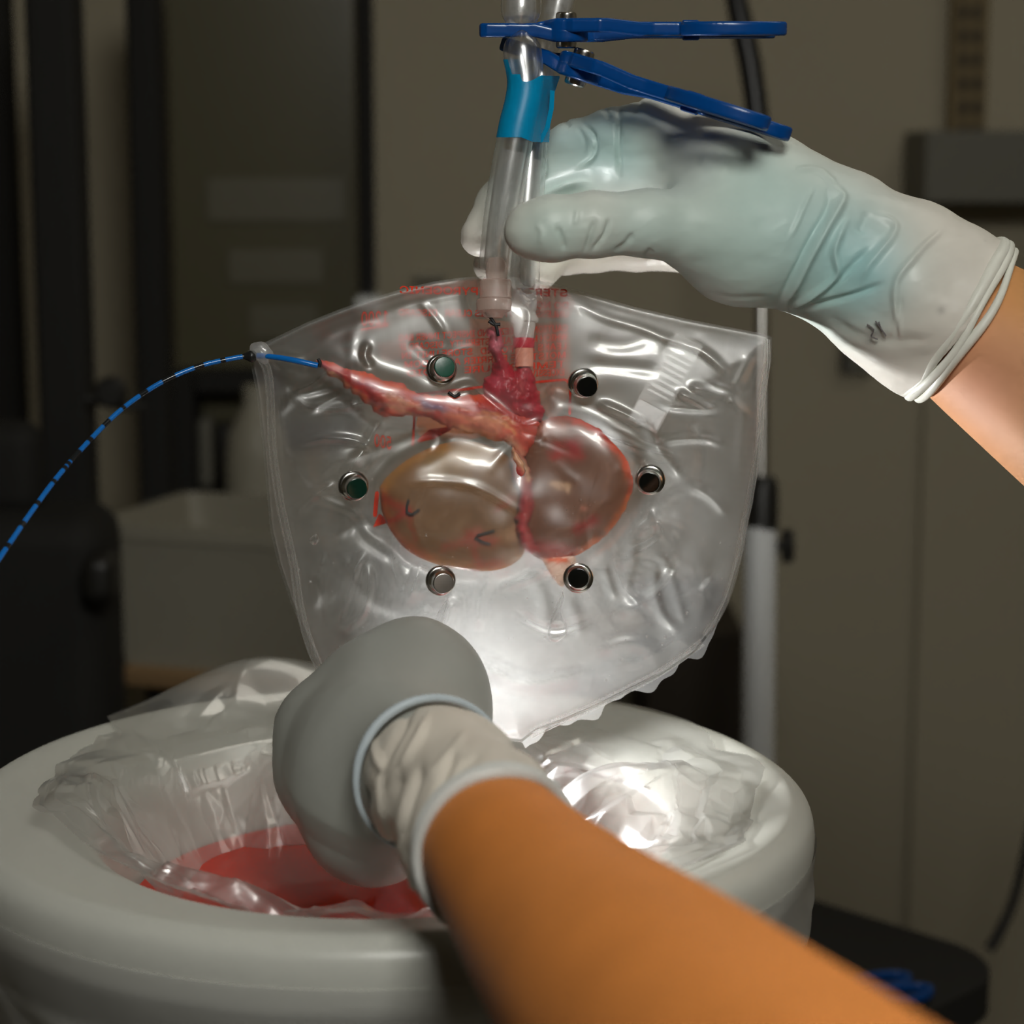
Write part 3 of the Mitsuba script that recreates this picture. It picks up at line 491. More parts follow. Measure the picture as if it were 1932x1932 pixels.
part('lobe', lobeA, 'lobeA', [([(860, 862), (900, 855)], 30, YEL, .6), ([(820, 880)], 26, YEL, .45), (arc(lobeA, .0, .22), 12, ORG, .45), (arc(lobeA, .82, 1.0), 13, lin(205, 140, 60), .6), (arc(lobeA, .22, .45), 12, lin(210, 150, 80), .55),
     ([(722, 940), (770, 965)], 10, RED, .6), ([(730, 985), (770, 968)], 8, RED, .7), ([(770, 968), (785, 1020)], 6, RED, .35), ([(885, 1010), (930, 1020)], 12, RED, .55), ([(840, 1032), (890, 1018)], 8, RED, .35), ([(900, 1010)], 14, PINK, .5), ([(895, 1030), (905, 1062)], 7, RED, .4), ([(940, 1062), (900, 1070)], 9, RED, .3), ([(940, 960), (965, 940)], 8, RED, .3), ([(960, 1010), (985, 1000)], 14, CREAM, .4)], TAN, off=.001)
part('lobe', lobeB, 'lobeB', [(arc(lobeB0, .10, .36), 9, lin(240, 70, 14), .85), (arc(lobeB0, .36, .62), 8, lin(245, 120, 50), .8), (arc(lobeB0, .02, .12), 9, RED, .5), ([(1050, 840), (1052, 856)], 13, RED, .75), ([(1078, 838), (1085, 850)], 15, CRIM, .7), ([(1045, 860), (1095, 862)], 9, RED, .5), ([(1120, 806), (1150, 830)], 10, RED, .8), ([(1090, 998), (1120, 985)], 10, CRIM, .5), ([(1020, 1030), (1080, 1040), (1040, 1050)], 12, RED, .6), ([(1045, 915), (1068, 918)], 8, CREAM, .75), ([(1070, 925)], 6, CREAM, .7), ([(1103, 960)], 6, PINK, .5), ([(1020, 810), (1060, 800)], 12, PINK, .4)], BRN, off=-.001)
mid = catmull([(602, 683), (680, 726), (760, 756), (860, 782), (950, 800), (990, 838)], 200); srng = np.random.default_rng(5)
def streaks(n, cols):
    out = []
    for i in range(n):
        a_, l_, o_ = srng.uniform(0, 150), srng.uniform(14, 48), srng.uniform(-32, 32) ; q = mid[int(a_):int(a_ + l_):4]; w_ = np.interp(q[:, 0], [600, 720, 990], [.25, 1, .9])
        out.append(([(x, y + o_ * w) for (x, y), w in zip(q, w_)], srng.uniform(1.5, 5), cols[i % len(cols)], srng.uniform(.35, .85)))
    return out
part('vessel_strand', strand, 'strand', streaks(60, [CREAM, RED, CRIM, lin(236, 150, 120), lin(170, 110, 130), lin(238, 170, 110)]) + [([(600, 680), (700, 712), (800, 745), (900, 752)], 9, ORG, .55), ([(660, 730), (700, 765), (735, 783)], 10, ORG, .4), ([(610, 688), (680, 720), (760, 752)], 8, lin(190, 120, 140), .6), ([(650, 712), (700, 745)], 13, RED, .85), ([(700, 745), (725, 772)], 10, lin(120, 20, 22), .7), ([(718, 774)], 6, [0.03, .015, .02], .85), ([(735, 745), (760, 765)], 11, CREAM, .5), ([(800, 758), (840, 778)], 8, lin(120, 130, 165), .75), ([(780, 750), (800, 760)], 6, lin(150, 140, 160), .6),
     ([(808, 790), (850, 800)], 8, CRIM, .75), ([(860, 756), (930, 762)], 9, RED, .7), ([(850, 785), (940, 800)], 14, lin(230, 150, 120), .6), ([(880, 815), (960, 838)], 9, lin(235, 165, 115), .7), ([(940, 770), (1000, 800)], 12, CRIM, .5), ([(965, 830), (985, 860)], 9, CREAM, .6)], lin(214, 84, 66), off=-.006, lump=.0022, seed=4)
part('vessel_tangle', tangle, 'tangle', [([(930, 630), (938, 660)], 12, lin(205, 120, 135), .75), ([(934, 675), (940, 690)], 9, lin(90, 14, 24), .6), ([(935, 720)], 14, lin(200, 80, 100), .5), ([(990, 740)], 14, lin(150, 30, 40), .4), ([(975, 765)], 9, lin(220, 20, 60), .7), ([(950, 745), (1000, 780)], 9, lin(120, 12, 36), .5)], CRIM, off=-.005, lump=.004, seed=6)
part('septum', septum, 'septum', [([(965, 848), (990, 880), (998, 900)], 8, CREAM, .8), ([(985, 930), (988, 1020)], 8, CRIM, .6)], lin(170, 60, 58), off=-.010, lump=.002, seed=8)
part('flap', flap, 'flap', [([(1035, 1052), (1065, 1058)], 7, ORG, .9)], lin(244, 208, 186), off=-.004)
def on_front(x, y, lift, h): return C(x, y, D0(y) - sample(np.maximum.reduce([H['lobeA'], H['lobeB'], H['strand'] + .006 * (H['strand'] > 0)]), x, y) + lift)
def stitch(pts, r=.0006, lift=-.0006):
    p = catmull(pts, 20); return tube(np.array([on_front(x, y, lift, 0) for x, y in p]), r, 8)
for pts in ([(771, 943), (768, 955), (768, 967)], [(768, 967), (778, 970), (791, 961)], [(900, 1010), (915, 1006), (933, 1001)], [(896, 1014), (910, 1022), (926, 1027)]): add(org + '__suture', stitch(pts), 'thread', smooth=True)
for pts in ([(916, 588), (926, 600), (936, 616), (940, 634)], [(922, 606), (932, 612), (944, 612)], [(846, 740), (858, 748), (868, 742)], [(600, 677), (604, 684), (602, 692)]): 
    p = catmull(pts, 14); add(org + '__suture', tube(C(p[:, 0], p[:, 1], D0(p[:, 1]) - .0145), .0008, 8), 'thread', smooth=True)

# ------------------------------------------------------------------ magnets gripping the bag
names = ['round magnet with a painted green reflection on the printed upper left of the bag', 'round magnet with a painted dark reflection right of the printed box on the bag', 'round magnet with a painted dark green reflection, left of the organ', 'round magnet with a painted dark reflection, right of the organ', 'bare silver round magnet under the left lobe of the organ', 'round magnet with a painted dark reflection, at the bottom tip of the right lobe']
for (x, y, mat, (ox, oy)), nm in zip(MAG, names):
    t = thing('magnet', nm, 'magnet', 'round magnets clipped around the organ')
    z = float(sample(fr, x, y)); base = C(x + ox * .75, y + oy * .75, D0(y) + z - .0003); front = C(x, y, D0(y) + z - .0115)
    ax = front - base; L = np.linalg.norm(ax); R_ = .0053
    add(t + '__foot', lathe(base, front, [(0, 0), (0, .0068), (.0006, .0072), (.0022, .0072), (.0028, .0066), (.003, .0056), (.003, 0)], 48), 'steel')
    add(t + '__barrel', lathe(base, front, [(.002, .0060), (.0052, .0060), (.0056, .0056), (.006, R_), (L - .0012, R_), (L - .0004, R_ - .0003), (L - .0001, R_ - .0008)], 48), 'steel')
    add(t + '__face', lathe(base, front, [(L - .0006, R_ - .0005), (L - .0001, R_ - .0006), (L + .0001, R_ - .0010), (L + .00012, 0)], 48), mat)

# ------------------------------------------------------------------ water on the bag
def drop(key, poly, h, label, edge=8):
    m_ = dist_in(poly); P, f, nb = tri_poly(poly, 1.6); d = shapely.distance(shapely.points(P), poly.exterior); z = h * np.sqrt(np.clip(1 - (1 - np.clip(d / edge, 0, 1)) ** 2, 0, 1))
    k = add(key, TM(on_film(P[:, 0], P[:, 1], fr, -.0003) - FWD * z[:, None], f[:, ::-1]), 'water', smooth=True); tag(k, label, 'water drop')
drop('water_drop', spline_poly([(596, 1006), (600, 1012), (602, 1020), (594, 1028), (585, 1024), (585, 1016)]), .0016, 'round water drop on the lower left of the bag')
drop('water_drop', spline_poly([(849, 1126), (842, 1150), (836, 1180), (828, 1188), (819, 1183), (822, 1165), (836, 1140)]), .0007, 'long thin water trail running down from the silver magnet', 4)
drop('water_drop', spline_poly([(1062, 1112), (1064, 1128), (1058, 1150), (1062, 1166), (1070, 1182), (1068, 1198), (1050, 1211), (1036, 1206), (1034, 1190), (1042, 1160), (1056, 1126)]), .0010, 'broad water trail running down from the lowest dark-faced magnet', 6)
ms = []
for i in range(170):
    x, y = (frng.uniform(1040, 1400), frng.uniform(940, 1290)) if i < 110 else (frng.uniform(560, 1100), frng.uniform(1000, 1300))
    if not shapely.contains_xy(bagP.buffer(-20), x, y): continue
    s = trimesh.creation.icosphere(1, float(.00025 + .0006 * frng.random() ** 4)); s.apply_translation(on_film(x, y, fr, -.0003)); ms.append(s)
k = add('spray_droplets', cat(*ms), 'water', smooth=True); tag(k, 'fine spray of tiny water droplets over the lower bag', 'water drops', kind='stuff')

# ------------------------------------------------------------------ tubes, tape, connectors
TA = [(984, -70, .985, 34), (982, 0, .985, 36), (985, 50, .985, 36), (985, 100, .985, 34), (990, 160, .985, 34), (976, 240, .985, 36), (958, 340, .987, 36), (944, 430, .99, 35), (936, 508, .995, 34)]
TB = [(1066, -70, 1.01, 30), (1052, 0, 1.01, 32), (1034, 60, 1.008, 32), (1015, 110, 1.006, 32), (1008, 170, 1.005, 32), (1003, 250, 1.004, 32), (996, 350, 1.003, 32), (988, 450, 1.003, 32), (986, 545, 1.003, 32)]
TA = [(984, -70, .985, 30), (983, 20, .985, 38), (984, 57, .985, 20), (985, 92, .985, 36), (992, 160, .985, 33), (976, 240, .985, 34), (958, 340, .987, 35), (944, 430, .99, 34), (936, 508, .995, 33)]
TB = [(1066, -70, 1.012, 30), (1054, 0, 1.012, 30), (1040, 60, 1.010, 30), (1032, 98, 1.008, 20), (1024, 135, 1.008, 32), (1008, 190, 1.008, 32), (1003, 250, 1.006, 32), (996, 350, 1.005, 32), (988, 450, 1.005, 32), (986, 545, 1.005, 32)]
def clear_tube(pts, label, lower_from):
    t = thing('drain_tube', label, 'tube'); p = [tuple(q) for q in pts]
    add(t + '__wall', pxtube(p, 90, 32, cap=False), 'tube_clear', smooth=True)
    add(t + '__bore', pxtube([(a, b, c, r * .72) for a, b, c, r in p], 90, 28, cap=False), 'tube_clear', smooth=True)
    q = catmull(p, 200); q = q[(q[:, 1] > lower_from)]; q[:, 3] *= .7
    add(t + '__fluid', tube(C(q[:, 0], q[:, 1], q[:, 2]), q[:, 3] * q[:, 2] / F * .98, 24), 'tube_frost', smooth=True)
clear_tube(TA, 'front clear tube with blue tape, rising from the left of the bag neck', 285); clear_tube(TB, 'rear clear tube leaning right above the bag neck', 300)
for nm, pts, lb in (('connector', [(984, -90), (983, 33)], 'front'), ('connector', [(1072, -90), (1050, 28)], 'rear')):
    d = .985 if lb == 'front' else 1.012
    t = thing('tube_connector', f'clear ridged connector pushed into the top of the {lb} tube', 'connector')
    add(t, pxtube([(*pts[0], d, 25), ((pts[0][0] + pts[1][0]) / 2, -20, d, 27 if lb == 'front' else 25), (*pts[1], d, 20)], 20, 28), 'tube_frost', smooth=40)
t = thing('bag_port', 'pinkish stepped port fitting under the front tube inside the bag', 'port')
def vstack_px(x, d, segs, mat):
    prof = []
    y0 = segs[0][0]
    for y, r in segs: prof.append(((y - y0) * d / F, r * d / F))
    a = C(x, y0, d); return lathe(a, a - UP, prof, 36)
add(t + '__nipple', vstack_px(937, .990, [(488, 0), (488, 21), (512, 21), (530, 19), (530, 0)], 0), 'fitting_pink'); add(t + '__collar', vstack_px(935, .990, [(528, 0), (528, 28), (531, 30), (562, 30), (565, 26), (565, 0)], 0), 'fitting_pink'); add(t + '__flange', vstack_px(932, .990, [(565, 0), (565, 32), (572, 34), (586, 32), (592, 22), (600, 16), (600, 0)], 0), 'fitting_pink')
t = thing('barbed_fitting', 'white barbed fitting with red and pink bands under the rear tube inside the bag', 'fitting')
add(t + '__body', vstack_px(989, 1.0, [(548, 0), (548, 22), (575, 24), (590, 20), (600, 26), (607, 26), (609, 21), (640, 17), (640, 0)], 0), 'fitting_white')
k = add(t + '__band', vstack_px(988, 1.0, [(638, 0), (638, 19), (642, 20), (654, 20), (657, 18), (657, 0)], 0), principled(lin(196, 44, 62), .4)); tag(k, 'crimson band')
k = add(t + '__cuff', vstack_px(989, 1.0, [(657, 0), (657, 17), (692, 17), (694, 0)], 0), principled(lin(226, 152, 128), .5)); tag(k, 'salmon pink cuff')
def tape():
    ys = np.linspace(0, 1, 26); V = []; ns = 64; g = np.linspace(0, 2 * np.pi, ns, endpoint=False)
    a_, b_ = catmull(TA, 400), catmull(TB, 400)
    def at(c, y): i = np.argmin(np.abs(c[:, 1] - y)); return c[i]
    for s in ys:
        ring = []
        for th in g:
            n2 = np.array([math.cos(th), math.sin(th)])      # x right, y depth (towards camera when negative)
            top = 148 + 8 * n2[0] * 0 + (-8 if n2[0] < -.2 else 6 * math.sin(th * 3)); bot = 259 + (14 * max(0, n2[0] - .3) if n2[0] > .3 else 0)
            if n2[0] < -.75: top = 112
            y = top + (bot - top) * s; A_, B_ = at(a_, y), at(b_, y)
            best = None
            for q in (A_, B_):
                cc = C(q[0], q[1], q[2]); ctr = np.array([cc @ RIGHT, (cc - EYE) @ FWD]); rr = q[3] * q[2] / F + .0006; h = ctr @ n2 + rr
                if best is None or h > best[0]: best = (h, ctr + n2 * rr)
            ring.append(EYE + RIGHT * best[1][0] + FWD * best[1][1] + UP * ((CX - y) / F * best[1][1]))
        V.append(ring)
    v = np.array(V).reshape(-1, 3); i, j = np.meshgrid(np.arange(len(ys) - 1), np.arange(ns), indexing='ij'); k_ = (j + 1) % ns
    q = np.stack([i * ns + j, i * ns + k_, (i + 1) * ns + k_, (i + 1) * ns + j], -1).reshape(-1, 4); return TM(v, np.vstack([q[:, [0, 1, 2]], q[:, [0, 2, 3]]]))
t = thing('blue_tape', 'bright blue tape wrapped around both clear tubes', 'tape'); add(t + '__wrap', tape(), 'tape', smooth=40)
p = C(np.array([1038, 1036, 1028, 1014]), np.array([170, 205, 240, 268]), .992); p2 = p + RIGHT * .0022 + FWD * .0015
v = np.vstack([p, p2]); fl = TM(v, [[i, i + 1, i + 5] for i in range(3)] + [[i, i + 5, i + 4] for i in range(3)]); add(t + '__loose_end', fl, 'tape', smooth=False)

# ------------------------------------------------------------------ blue clamps
def clamp_half(sign, layer):
    """metres: x along the clamp from jaw tip, y across, z thickness"""
    jaw = Polygon([(0, .001), (.004, 0), (.034, .0), (.034, .0075), (.003, .0058), (0, .0045)])
    arm = Polygon([(.030, -.001), (.043, -.008), (.056, -.010), (.082, -.006), (.097, -.007), (.097, -.0115), (.082, -.0115), (.056, -.0165), (.043, -.0125), (.033, -.0045)])
    piv = Point(.0415, 0).buffer(.0105)
    ring = shapely.affinity.scale(Point(.120, -.014).buffer(1, 32), .0255, .0135); hole = shapely.affinity.scale(Point(.1205, -.014).buffer(1, 32), .0200, .0085)
    sh = unary_union([jaw, arm, piv, ring]).difference(hole); sh = unary_union([sh, sbox(.0985, -.0045, .106, .002)]).buffer(-.0005).buffer(.0005)
    if sign < 0: sh = shapely.affinity.scale(sh, 1, -1, origin=(0, 0))
    return sh
def round_extrude(sh, hz, r, h=.0006):
    x0, y0, x1, y1 = sh.bounds; pad = .003; xs = np.arange(x0 - pad, x1 + pad, h); ys = np.arange(y0 - pad, y1 + pad, h); zs = np.arange(-hz - .002, hz + .002 + h, h)
    X, Y = np.meshgrid(xs, ys, indexing='ij'); pts = shapely.points(X.ravel(), Y.ravel()); d = shapely.distance(pts, sh.boundary); ins = shapely.contains_xy(sh, X.ravel(), Y.ravel())
    d2 = np.where(ins, -d, d).reshape(X.shape)[..., None]; dz = np.abs(zs)[None, None] - hz
    a, b = d2 + r, dz + r; D = np.minimum(np.maximum(a, b), 0) + np.hypot(np.maximum(a, 0), np.maximum(b, 0)) - r
    m = surface_nets(D, np.array([xs[0], ys[0], zs[0]]), h); taubin(m, 6); return m
hA, hB = round_extrude(clamp_half(1, 0), .0033, .0013), round_extrude(clamp_half(-1, 0), .0033, .0013)
def bolt(): 
    return lathe([.0415, 0, -.0085], [.0415, 0, 1], [(0, 0), (0, .004), (.0006, .0048), (.0018, .005), (.0152, .005), (.0164, .0048), (.017, .004), (.017, 0)], 32)
def clamp(origin, xdir, ydir, scale, label):
    x = np.array(xdir) / np.linalg.norm(xdir); y = np.array(ydir) - x * (np.array(ydir) @ x); y /= np.linalg.norm(y); z = np.cross(x, y)
    Mx = np.eye(4); Mx[:3, 0], Mx[:3, 1], Mx[:3, 2], Mx[:3, 3] = x * scale, y * scale, z * scale, origin
    t = thing('tube_clamp', label, 'clamp')
    for m, dz in ((hA, .0022), (hB, -.0022)):
        q = m.copy(); vv = q.vertices; w = np.clip((vv[:, 0] - .026) / .010, 0, 1) * np.clip((.075 - vv[:, 0]) / .02 + 0.25, .25, 1); vv[:, 2] += dz * w; q.vertices = vv
        n_ = q.copy(); n_.apply_transform(Mx); add(t + '__arm', n_, 'blue_plastic', smooth=True)
    b = bolt(); b.apply_transform(Mx); k = add(t + '__bolt', b, 'steel'); tag(k, 'steel pivot bolt')
    for s_, zz in ((-1, -.0036), (1, .0036)):
        n_ = rbox([.008, .0045, .0024], .0009, 2); n_.apply_translation([.1015, s_ * .001, zz]); n_.apply_transform(Mx); add(t + '__ratchet', n_, 'blue_plastic')
    return t
o = C(905, 57, .985); clamp(o, C(1480, 57, .995) - o, FWD + .215 * UP, (1480 - 905) * .985 / F / .1455, 'upper blue plastic tube clamp lying level across the front tube')
o = C(952, 84, 1.008); clamp(o, C(1482, 248, .945) - o, FWD + .20 * UP, .98 * np.linalg.norm(C(1482, 248, .945) - o) / .1455, 'lower blue plastic tube clamp slanting down over the gloved hand')
q0, q1 = ray_z(1738, 1862, TZ + .006), ray_z(1560, 1895, TZ + .006); dd = (q1 - q0) / np.linalg.norm(q1 - q0)
o = q0 + dd * .150; o[2] = TZ + .0095; clamp(o, -dd, np.cross([0, 0, 1], -dd), 1.03, 'blue plastic clamp lying on the black cart top at lower right')

# ------------------------------------------------------------------ banded blue wire
pts = [(600, 690, .993, 5.5), (560, 681, .993, 5.5), (520, 674, .996, 5.2), (478, 671, 1.0, 5), (430, 678, .998, 4.9), (370, 693, .995, 4.9), (300, 724, .99, 4.9), (230, 772, .98, 4.9), (170, 830, .97, 5.0), (110, 898, .955, 5.1), (60, 965, .94, 5.2), (15, 1030, .925, 5.3), (-40, 1110, .91, 5.4)]
p = catmull(pts, 420); m = tube(C(p[:, 0], p[:, 1], p[:, 2]), p[:, 3] * p[:, 2] / F, 14)
arcl = np.r_[0, np.cumsum(np.linalg.norm(np.diff(p[:, :2], axis=0), axis=1))]
band = np.zeros(len(p), bool)
for s0, w in ((130, 14), (182, 5), (228, 10), (281, 5), (288, 7), (300, 5), (345, 9), (392, 4), (436, 8), (480, 4), (512, 5), (520, 4), (529, 5), (540, 4), (552, 4), (585, 4), (636, 5), (684, 5), (735, 5)): band |= np.abs(arcl - s0 - 0) < w
cc = np.where(band[:, None], np.array([[.008, .01, .012]]), np.array([lin(14, 100, 178)])); cv = np.repeat(cc, 14, axis=0); cv = np.vstack([cv, cc[0], cc[-1]])
t = thing('guide_wire', 'thin blue banded wire curving out of the bag left corner', 'wire'); add(t + '__shaft', m, 'wire', smooth=True, color=cv)
add(t + '__stopper', sdf_mesh(lambda P: chain_d(P, [(464, 672, 1.0, 7), (474, 672, 1.0, 12)], .001), *bounds([[(464, 672, 1.0, 14), (474, 672, 1.0, 14)]], .003), .0006), 'black_rubber', smooth=True)

# ------------------------------------------------------------------ upper person: gloved hand holding the tubes
thumb = [(1420, 455, .985, 96), (1310, 430, .972, 74), (1225, 421, .962, 60), (1120, 424, .955, 58), (1040, 431, .954, 58), (1004, 435, .956, 53)]
index = [(1360, 300, 1.012, 80), (1240, 262, 1.015, 76), (1160, 268, 1.022, 62), (1085, 282, 1.03, 52), (1005, 318, 1.042, 46), (940, 385, 1.040, 40), (906, 446, 1.028, 38)]
middle = [(1380, 330, 1.04, 80), (1240, 330, 1.045, 72), (1130, 352, 1.052, 58), (1040, 372, 1.062, 48), (960, 425, 1.062, 38), (925, 500, 1.050, 32)]
ring = [(1390, 400, 1.06, 74), (1270, 385, 1.08, 60), (1150, 410, 1.092, 46), (1070, 450, 1.09, 40), (1020, 515, 1.075, 32)]
pinky = [(1420, 450, 1.07, 70), (1300, 460, 1.09, 52), (1200, 470, 1.10, 40), (1120, 478, 1.098, 34), (1070, 492, 1.09, 28)]
palm = [[(1560, 450, 1.0, 122), (1400, 380, 1.0, 122)], [(1400, 370, 1.005, 118), (1270, 285, 1.02, 88)], [(1480, 450, .995, 118), (1390, 470, .99, 100)], [(1460, 440, 1.03, 110), (1330, 400, 1.05, 90)], [(1260, 320, 1.03, 76), (1165, 318, 1.036, 60)]]
cuffc = [(1540, 446, 1.0, 120), (1640, 500, 1.0, 128), (1740, 566, 1.0, 150), (1840, 626, 1.0, 168)]
cutp = C(1806, 604, 1.0); cutn = C(1806 + 280, 604 + 175, 1.0) - cutp; cutn /= np.linalg.norm(cutn)
def upper(P):
    d = None
    for c in palm: e = chain_d(P, c, .004); d = e if d is None else smin(d, e, .022)
    d = smin(d, chain_d(P, cuffc, .02), .012)
    th = chain_d(P, thumb, .006); d = smin(d, th, .016)
    for f_ in (index, middle, ring, pinky): d = smin(d, chain_d(P, f_, .004), .006)
    return np.maximum(d, (P - cutp) @ cutn)
lo, hi = bounds([thumb, index, middle, ring, pinky, cuffc, [(1890, 620, 1.0, 150)]], .006)
g = sdf_mesh(upper, lo, hi, .0013, 2).subdivide()
gl_cre = [([(1100, 232), (1118, 252), (1124, 275), (1116, 300), (1092, 318)], 5, -.0017), ([(1088, 240), (1102, 262), (1104, 290)], 5, -.0006), ([(1012, 286), (1024, 302), (1028, 325), (1016, 345)], 5, -.0022), ([(1168, 200), (1166, 250), (1169, 335)], 5, -.0020), ([(1050, 428), (1060, 448), (1066, 474)], 5, -.0012), ([(1122, 416), (1112, 448), (1104, 478)], 5, -.0013), ([(1150, 412), (1140, 445), (1118, 474)], 5, -.0014), ([(1012, 420), (1022, 440), (1020, 462)], 6, .0006), ([(1090, 395), (1085, 425)], 6, .0006), ([(1195, 440), (1180, 462), (1160, 476)], 6, -.0013), ([(1230, 470), (1215, 488)], 6, -.001),
    ([(1570, 352), (1590, 375), (1560, 430), (1525, 490), (1497, 545), (1478, 578)], 9, .0032), ([(1560, 352), (1562, 390), (1530, 450), (1500, 510), (1470, 570)], 6, -.0016), ([(1535, 350), (1500, 430), (1488, 450)], 5, .0008), ([(1600, 410), (1575, 470), (1580, 520), (1530, 560), (1498, 582)], 7, .0026), ([(1650, 400), (1690, 430), (1640, 500), (1622, 540)], 8, .0018), ([(1780, 430), (1730, 480), (1690, 540), (1700, 640)], 7, .0018), ([(1665, 535), (1600, 560), (1520, 580)], 6, -.002), ([(1640, 470), (1600, 510), (1560, 555)], 7, -.0016), ([(1620, 440), (1640, 400)], 10, -.001),
    ([(1700, 560), (1690, 640)], 5, -.001), ([(1500, 320), (1545, 322), (1580, 350)], 6, .0012), ([(1560, 600), (1640, 640), (1760, 640)], 12, -.0012), ([(1300, 545), (1380, 562), (1450, 560)], 5, -.0006), ([(1210, 186), (1190, 215)], 7, -.001), ([(1060, 222), (1075, 240)], 6, -.001), ([(1140, 205), (1150, 225)], 6, -.001), ([(1320, 300), (1370, 330)], 14, .0008)]
x_, y_, d_ = PX(g.vertices); nrm = g.vertex_normals; facing = (nrm @ -FWD) > -.1
disp = stroke_field(x_, y_, gl_cre) * facing
disp += .0011 * (meshkit.fbm(g.vertices * np.array([70, 60, 110]), 3, 31) - .5) + .0035 * (meshkit.noise(g.vertices * 55, 33) - .5) * np.clip((x_ - 1560) / 120, 0, 1)
g.vertices += nrm * disp[:, None]
GW, GM = lin(205, 200, 190), lin(160, 196, 190)
mint = [(C(1440, 440, .98), .040, GM, .75), (C(1560, 470, .98), .028, lin(150, 192, 194), .8), (C(1630, 520, .97), .020, lin(138, 186, 190), .85), (C(1560, 540, .98), .02, GM, .6), (C(1340, 470, .97), .03, GM, .5), (C(1080, 270, 1.0), .030, lin(150, 178, 178), .75), (C(1160, 290, 1.0), .025, lin(152, 186, 182), .7), (C(1040, 350, 1.04), .03, GM, .6), (C(1180, 440, .955), .025, lin(168, 196, 192), .5), (C(1040, 440, .945), .02, GM, .55), (C(1420, 350, .98), .02, GM, .4), (C(1240, 430, .955), .02, GM, .3)]
col = vcol(g.vertices, GW, mint, .05, 60)
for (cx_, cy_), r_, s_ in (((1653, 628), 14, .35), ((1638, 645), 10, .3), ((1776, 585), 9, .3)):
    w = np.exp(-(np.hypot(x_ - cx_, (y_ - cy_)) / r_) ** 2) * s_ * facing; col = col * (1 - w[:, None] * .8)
per = thing('person', 'person at right, bare forearm and white mint-tinted glove gripping the clear tubes', 'person')
add(per + '__glove', g, 'glove', smooth=True, color=col)
def skin_arm(pts, n, seed, base, spots):
    m = pxtube(pts, n, 72); v = m.vertices
    return m, vcol(v, base, spots, .12, 45, seed)
arm = [(1740, 566, 1.0, 128), (1806, 606, 1.0, 140), (1900, 670, .995, 158), (2010, 745, .985, 178), (2140, 835, .97, 200)]
m, c = skin_arm(arm, 60, 41, lin(196, 142, 100), [(C(1840, 720, .96), .03, lin(200, 140, 120), .5), (C(1925, 560, .98), .03, lin(196, 136, 62), .6)])
add(per + '__forearm', m, 'skin', smooth=True, color=c)
def rim(center, normal, a_dir, ra, rb, r, seed, loops=1, wob=.0008):
    n = normal / np.linalg.norm(normal); a = a_dir - n * (a_dir @ n); a /= np.linalg.norm(a); b = np.cross(n, a); t_ = np.linspace(0, 2 * np.pi, 181)
    p = center + np.cos(t_)[:, None] * a * ra + np.sin(t_)[:, None] * b * rb + n * (wob * np.sin(3 * t_ + seed) + .6 * wob * np.sin(5 * t_ + 2 * seed))[:, None]
    rr = r * (1 + .25 * np.sin(2 * t_ + seed)); return tube(p, rr, 14, cap=False)
adir = C(1890, 468, 1.0) - C(1715, 745, 1.0)
cuff = cat(*[rim(cutp + cutn * o_, cutn, adir, (163 + q_) / F, (163 + q_) / F, .0026 - .0003 * i, i * 1.7) for i, (o_, q_) in enumerate(((-.003, 2), (.0008, 3), (.0048, 1)))])
k = add(per + '__cuff', cuff, 'glove', smooth=True, color=vcol(cuff.vertices, lin(212, 212, 202), (), .03)); tag(k, 'rolled white glove cuff')
sg = []
for a in ([(1636, 612), (1648, 622), (1644, 634), (1656, 640)], [(1658, 608), (1664, 626)], [(1652, 606), (1672, 634)]):
    sg.append(a)
tree = cKDTree(np.c_[x_[facing], y_[facing]]); fv = g.vertices[facing]; fn_ = nrm[facing]
def on_glove(a):
    q = catmull(a, 16); i = [min(tree.query(z, 12)[1], key=lambda ii: d_[facing][ii]) for z in q]; return tube(C(q[:, 0], q[:, 1], d_[facing][i] - .0005), .00035, 6)
k = add(per + '__pen_mark', cat(*[on_glove(a) for a in sg]), principled(lin(95, 92, 92), .6)); tag(k, 'small grey pen scribble on the glove cuff')

# ------------------------------------------------------------------ lower person: forearm reaching in from the front
per = thing('person', 'person in front, bare forearm, white cuff and grey outer glove below the bag', 'person')
arm = [(872, 1524, .833, 116), (895, 1550, .820, 128), (930, 1590, .798, 142), (1010, 1690, .745, 176), (1110, 1800, .685, 220), (1230, 1925, .615, 272), (1370, 2060, .55, 315), (1540, 2230, .48, 370), (1760, 2460, .41, 440), (2000, 2720, .35, 500)]
m, c = skin_arm(arm, 90, 43, lin(192, 118, 56), [(C(1100, 1700, .75), .05, lin(204, 118, 44), .5), (C(1330, 1790, .66), .004, lin(120, 70, 36), .4), (C(1150, 1780, .70), .004, lin(150, 80, 36), .5), (C(1160, 1870, .66), .006, lin(150, 80, 36), .4), (C(930, 1560, .8), .02, lin(176, 112, 50), .6)])
add(per + '__forearm', m, 'skin', smooth=True, color=c)
wr = [(808, 1452, .885, 130), (845, 1490, .858, 140), (900, 1555, .820, 150), (955, 1615, .785, 158)]
cp = C(938, 1604, .793); cn = C(1010, 1690, .745) - C(870, 1520, .835); cn /= np.linalg.norm(cn)
lo, hi = bounds([wr], .01)
g2 = sdf_mesh(lambda P: np.maximum(chain_d(P, wr, .01), (P - cp) @ cn), lo, hi, .0012, 2).subdivide()
x_, y_, d_ = PX(g2.vertices); nrm = g2.vertex_normals; facing = (nrm @ -FWD) > -.3
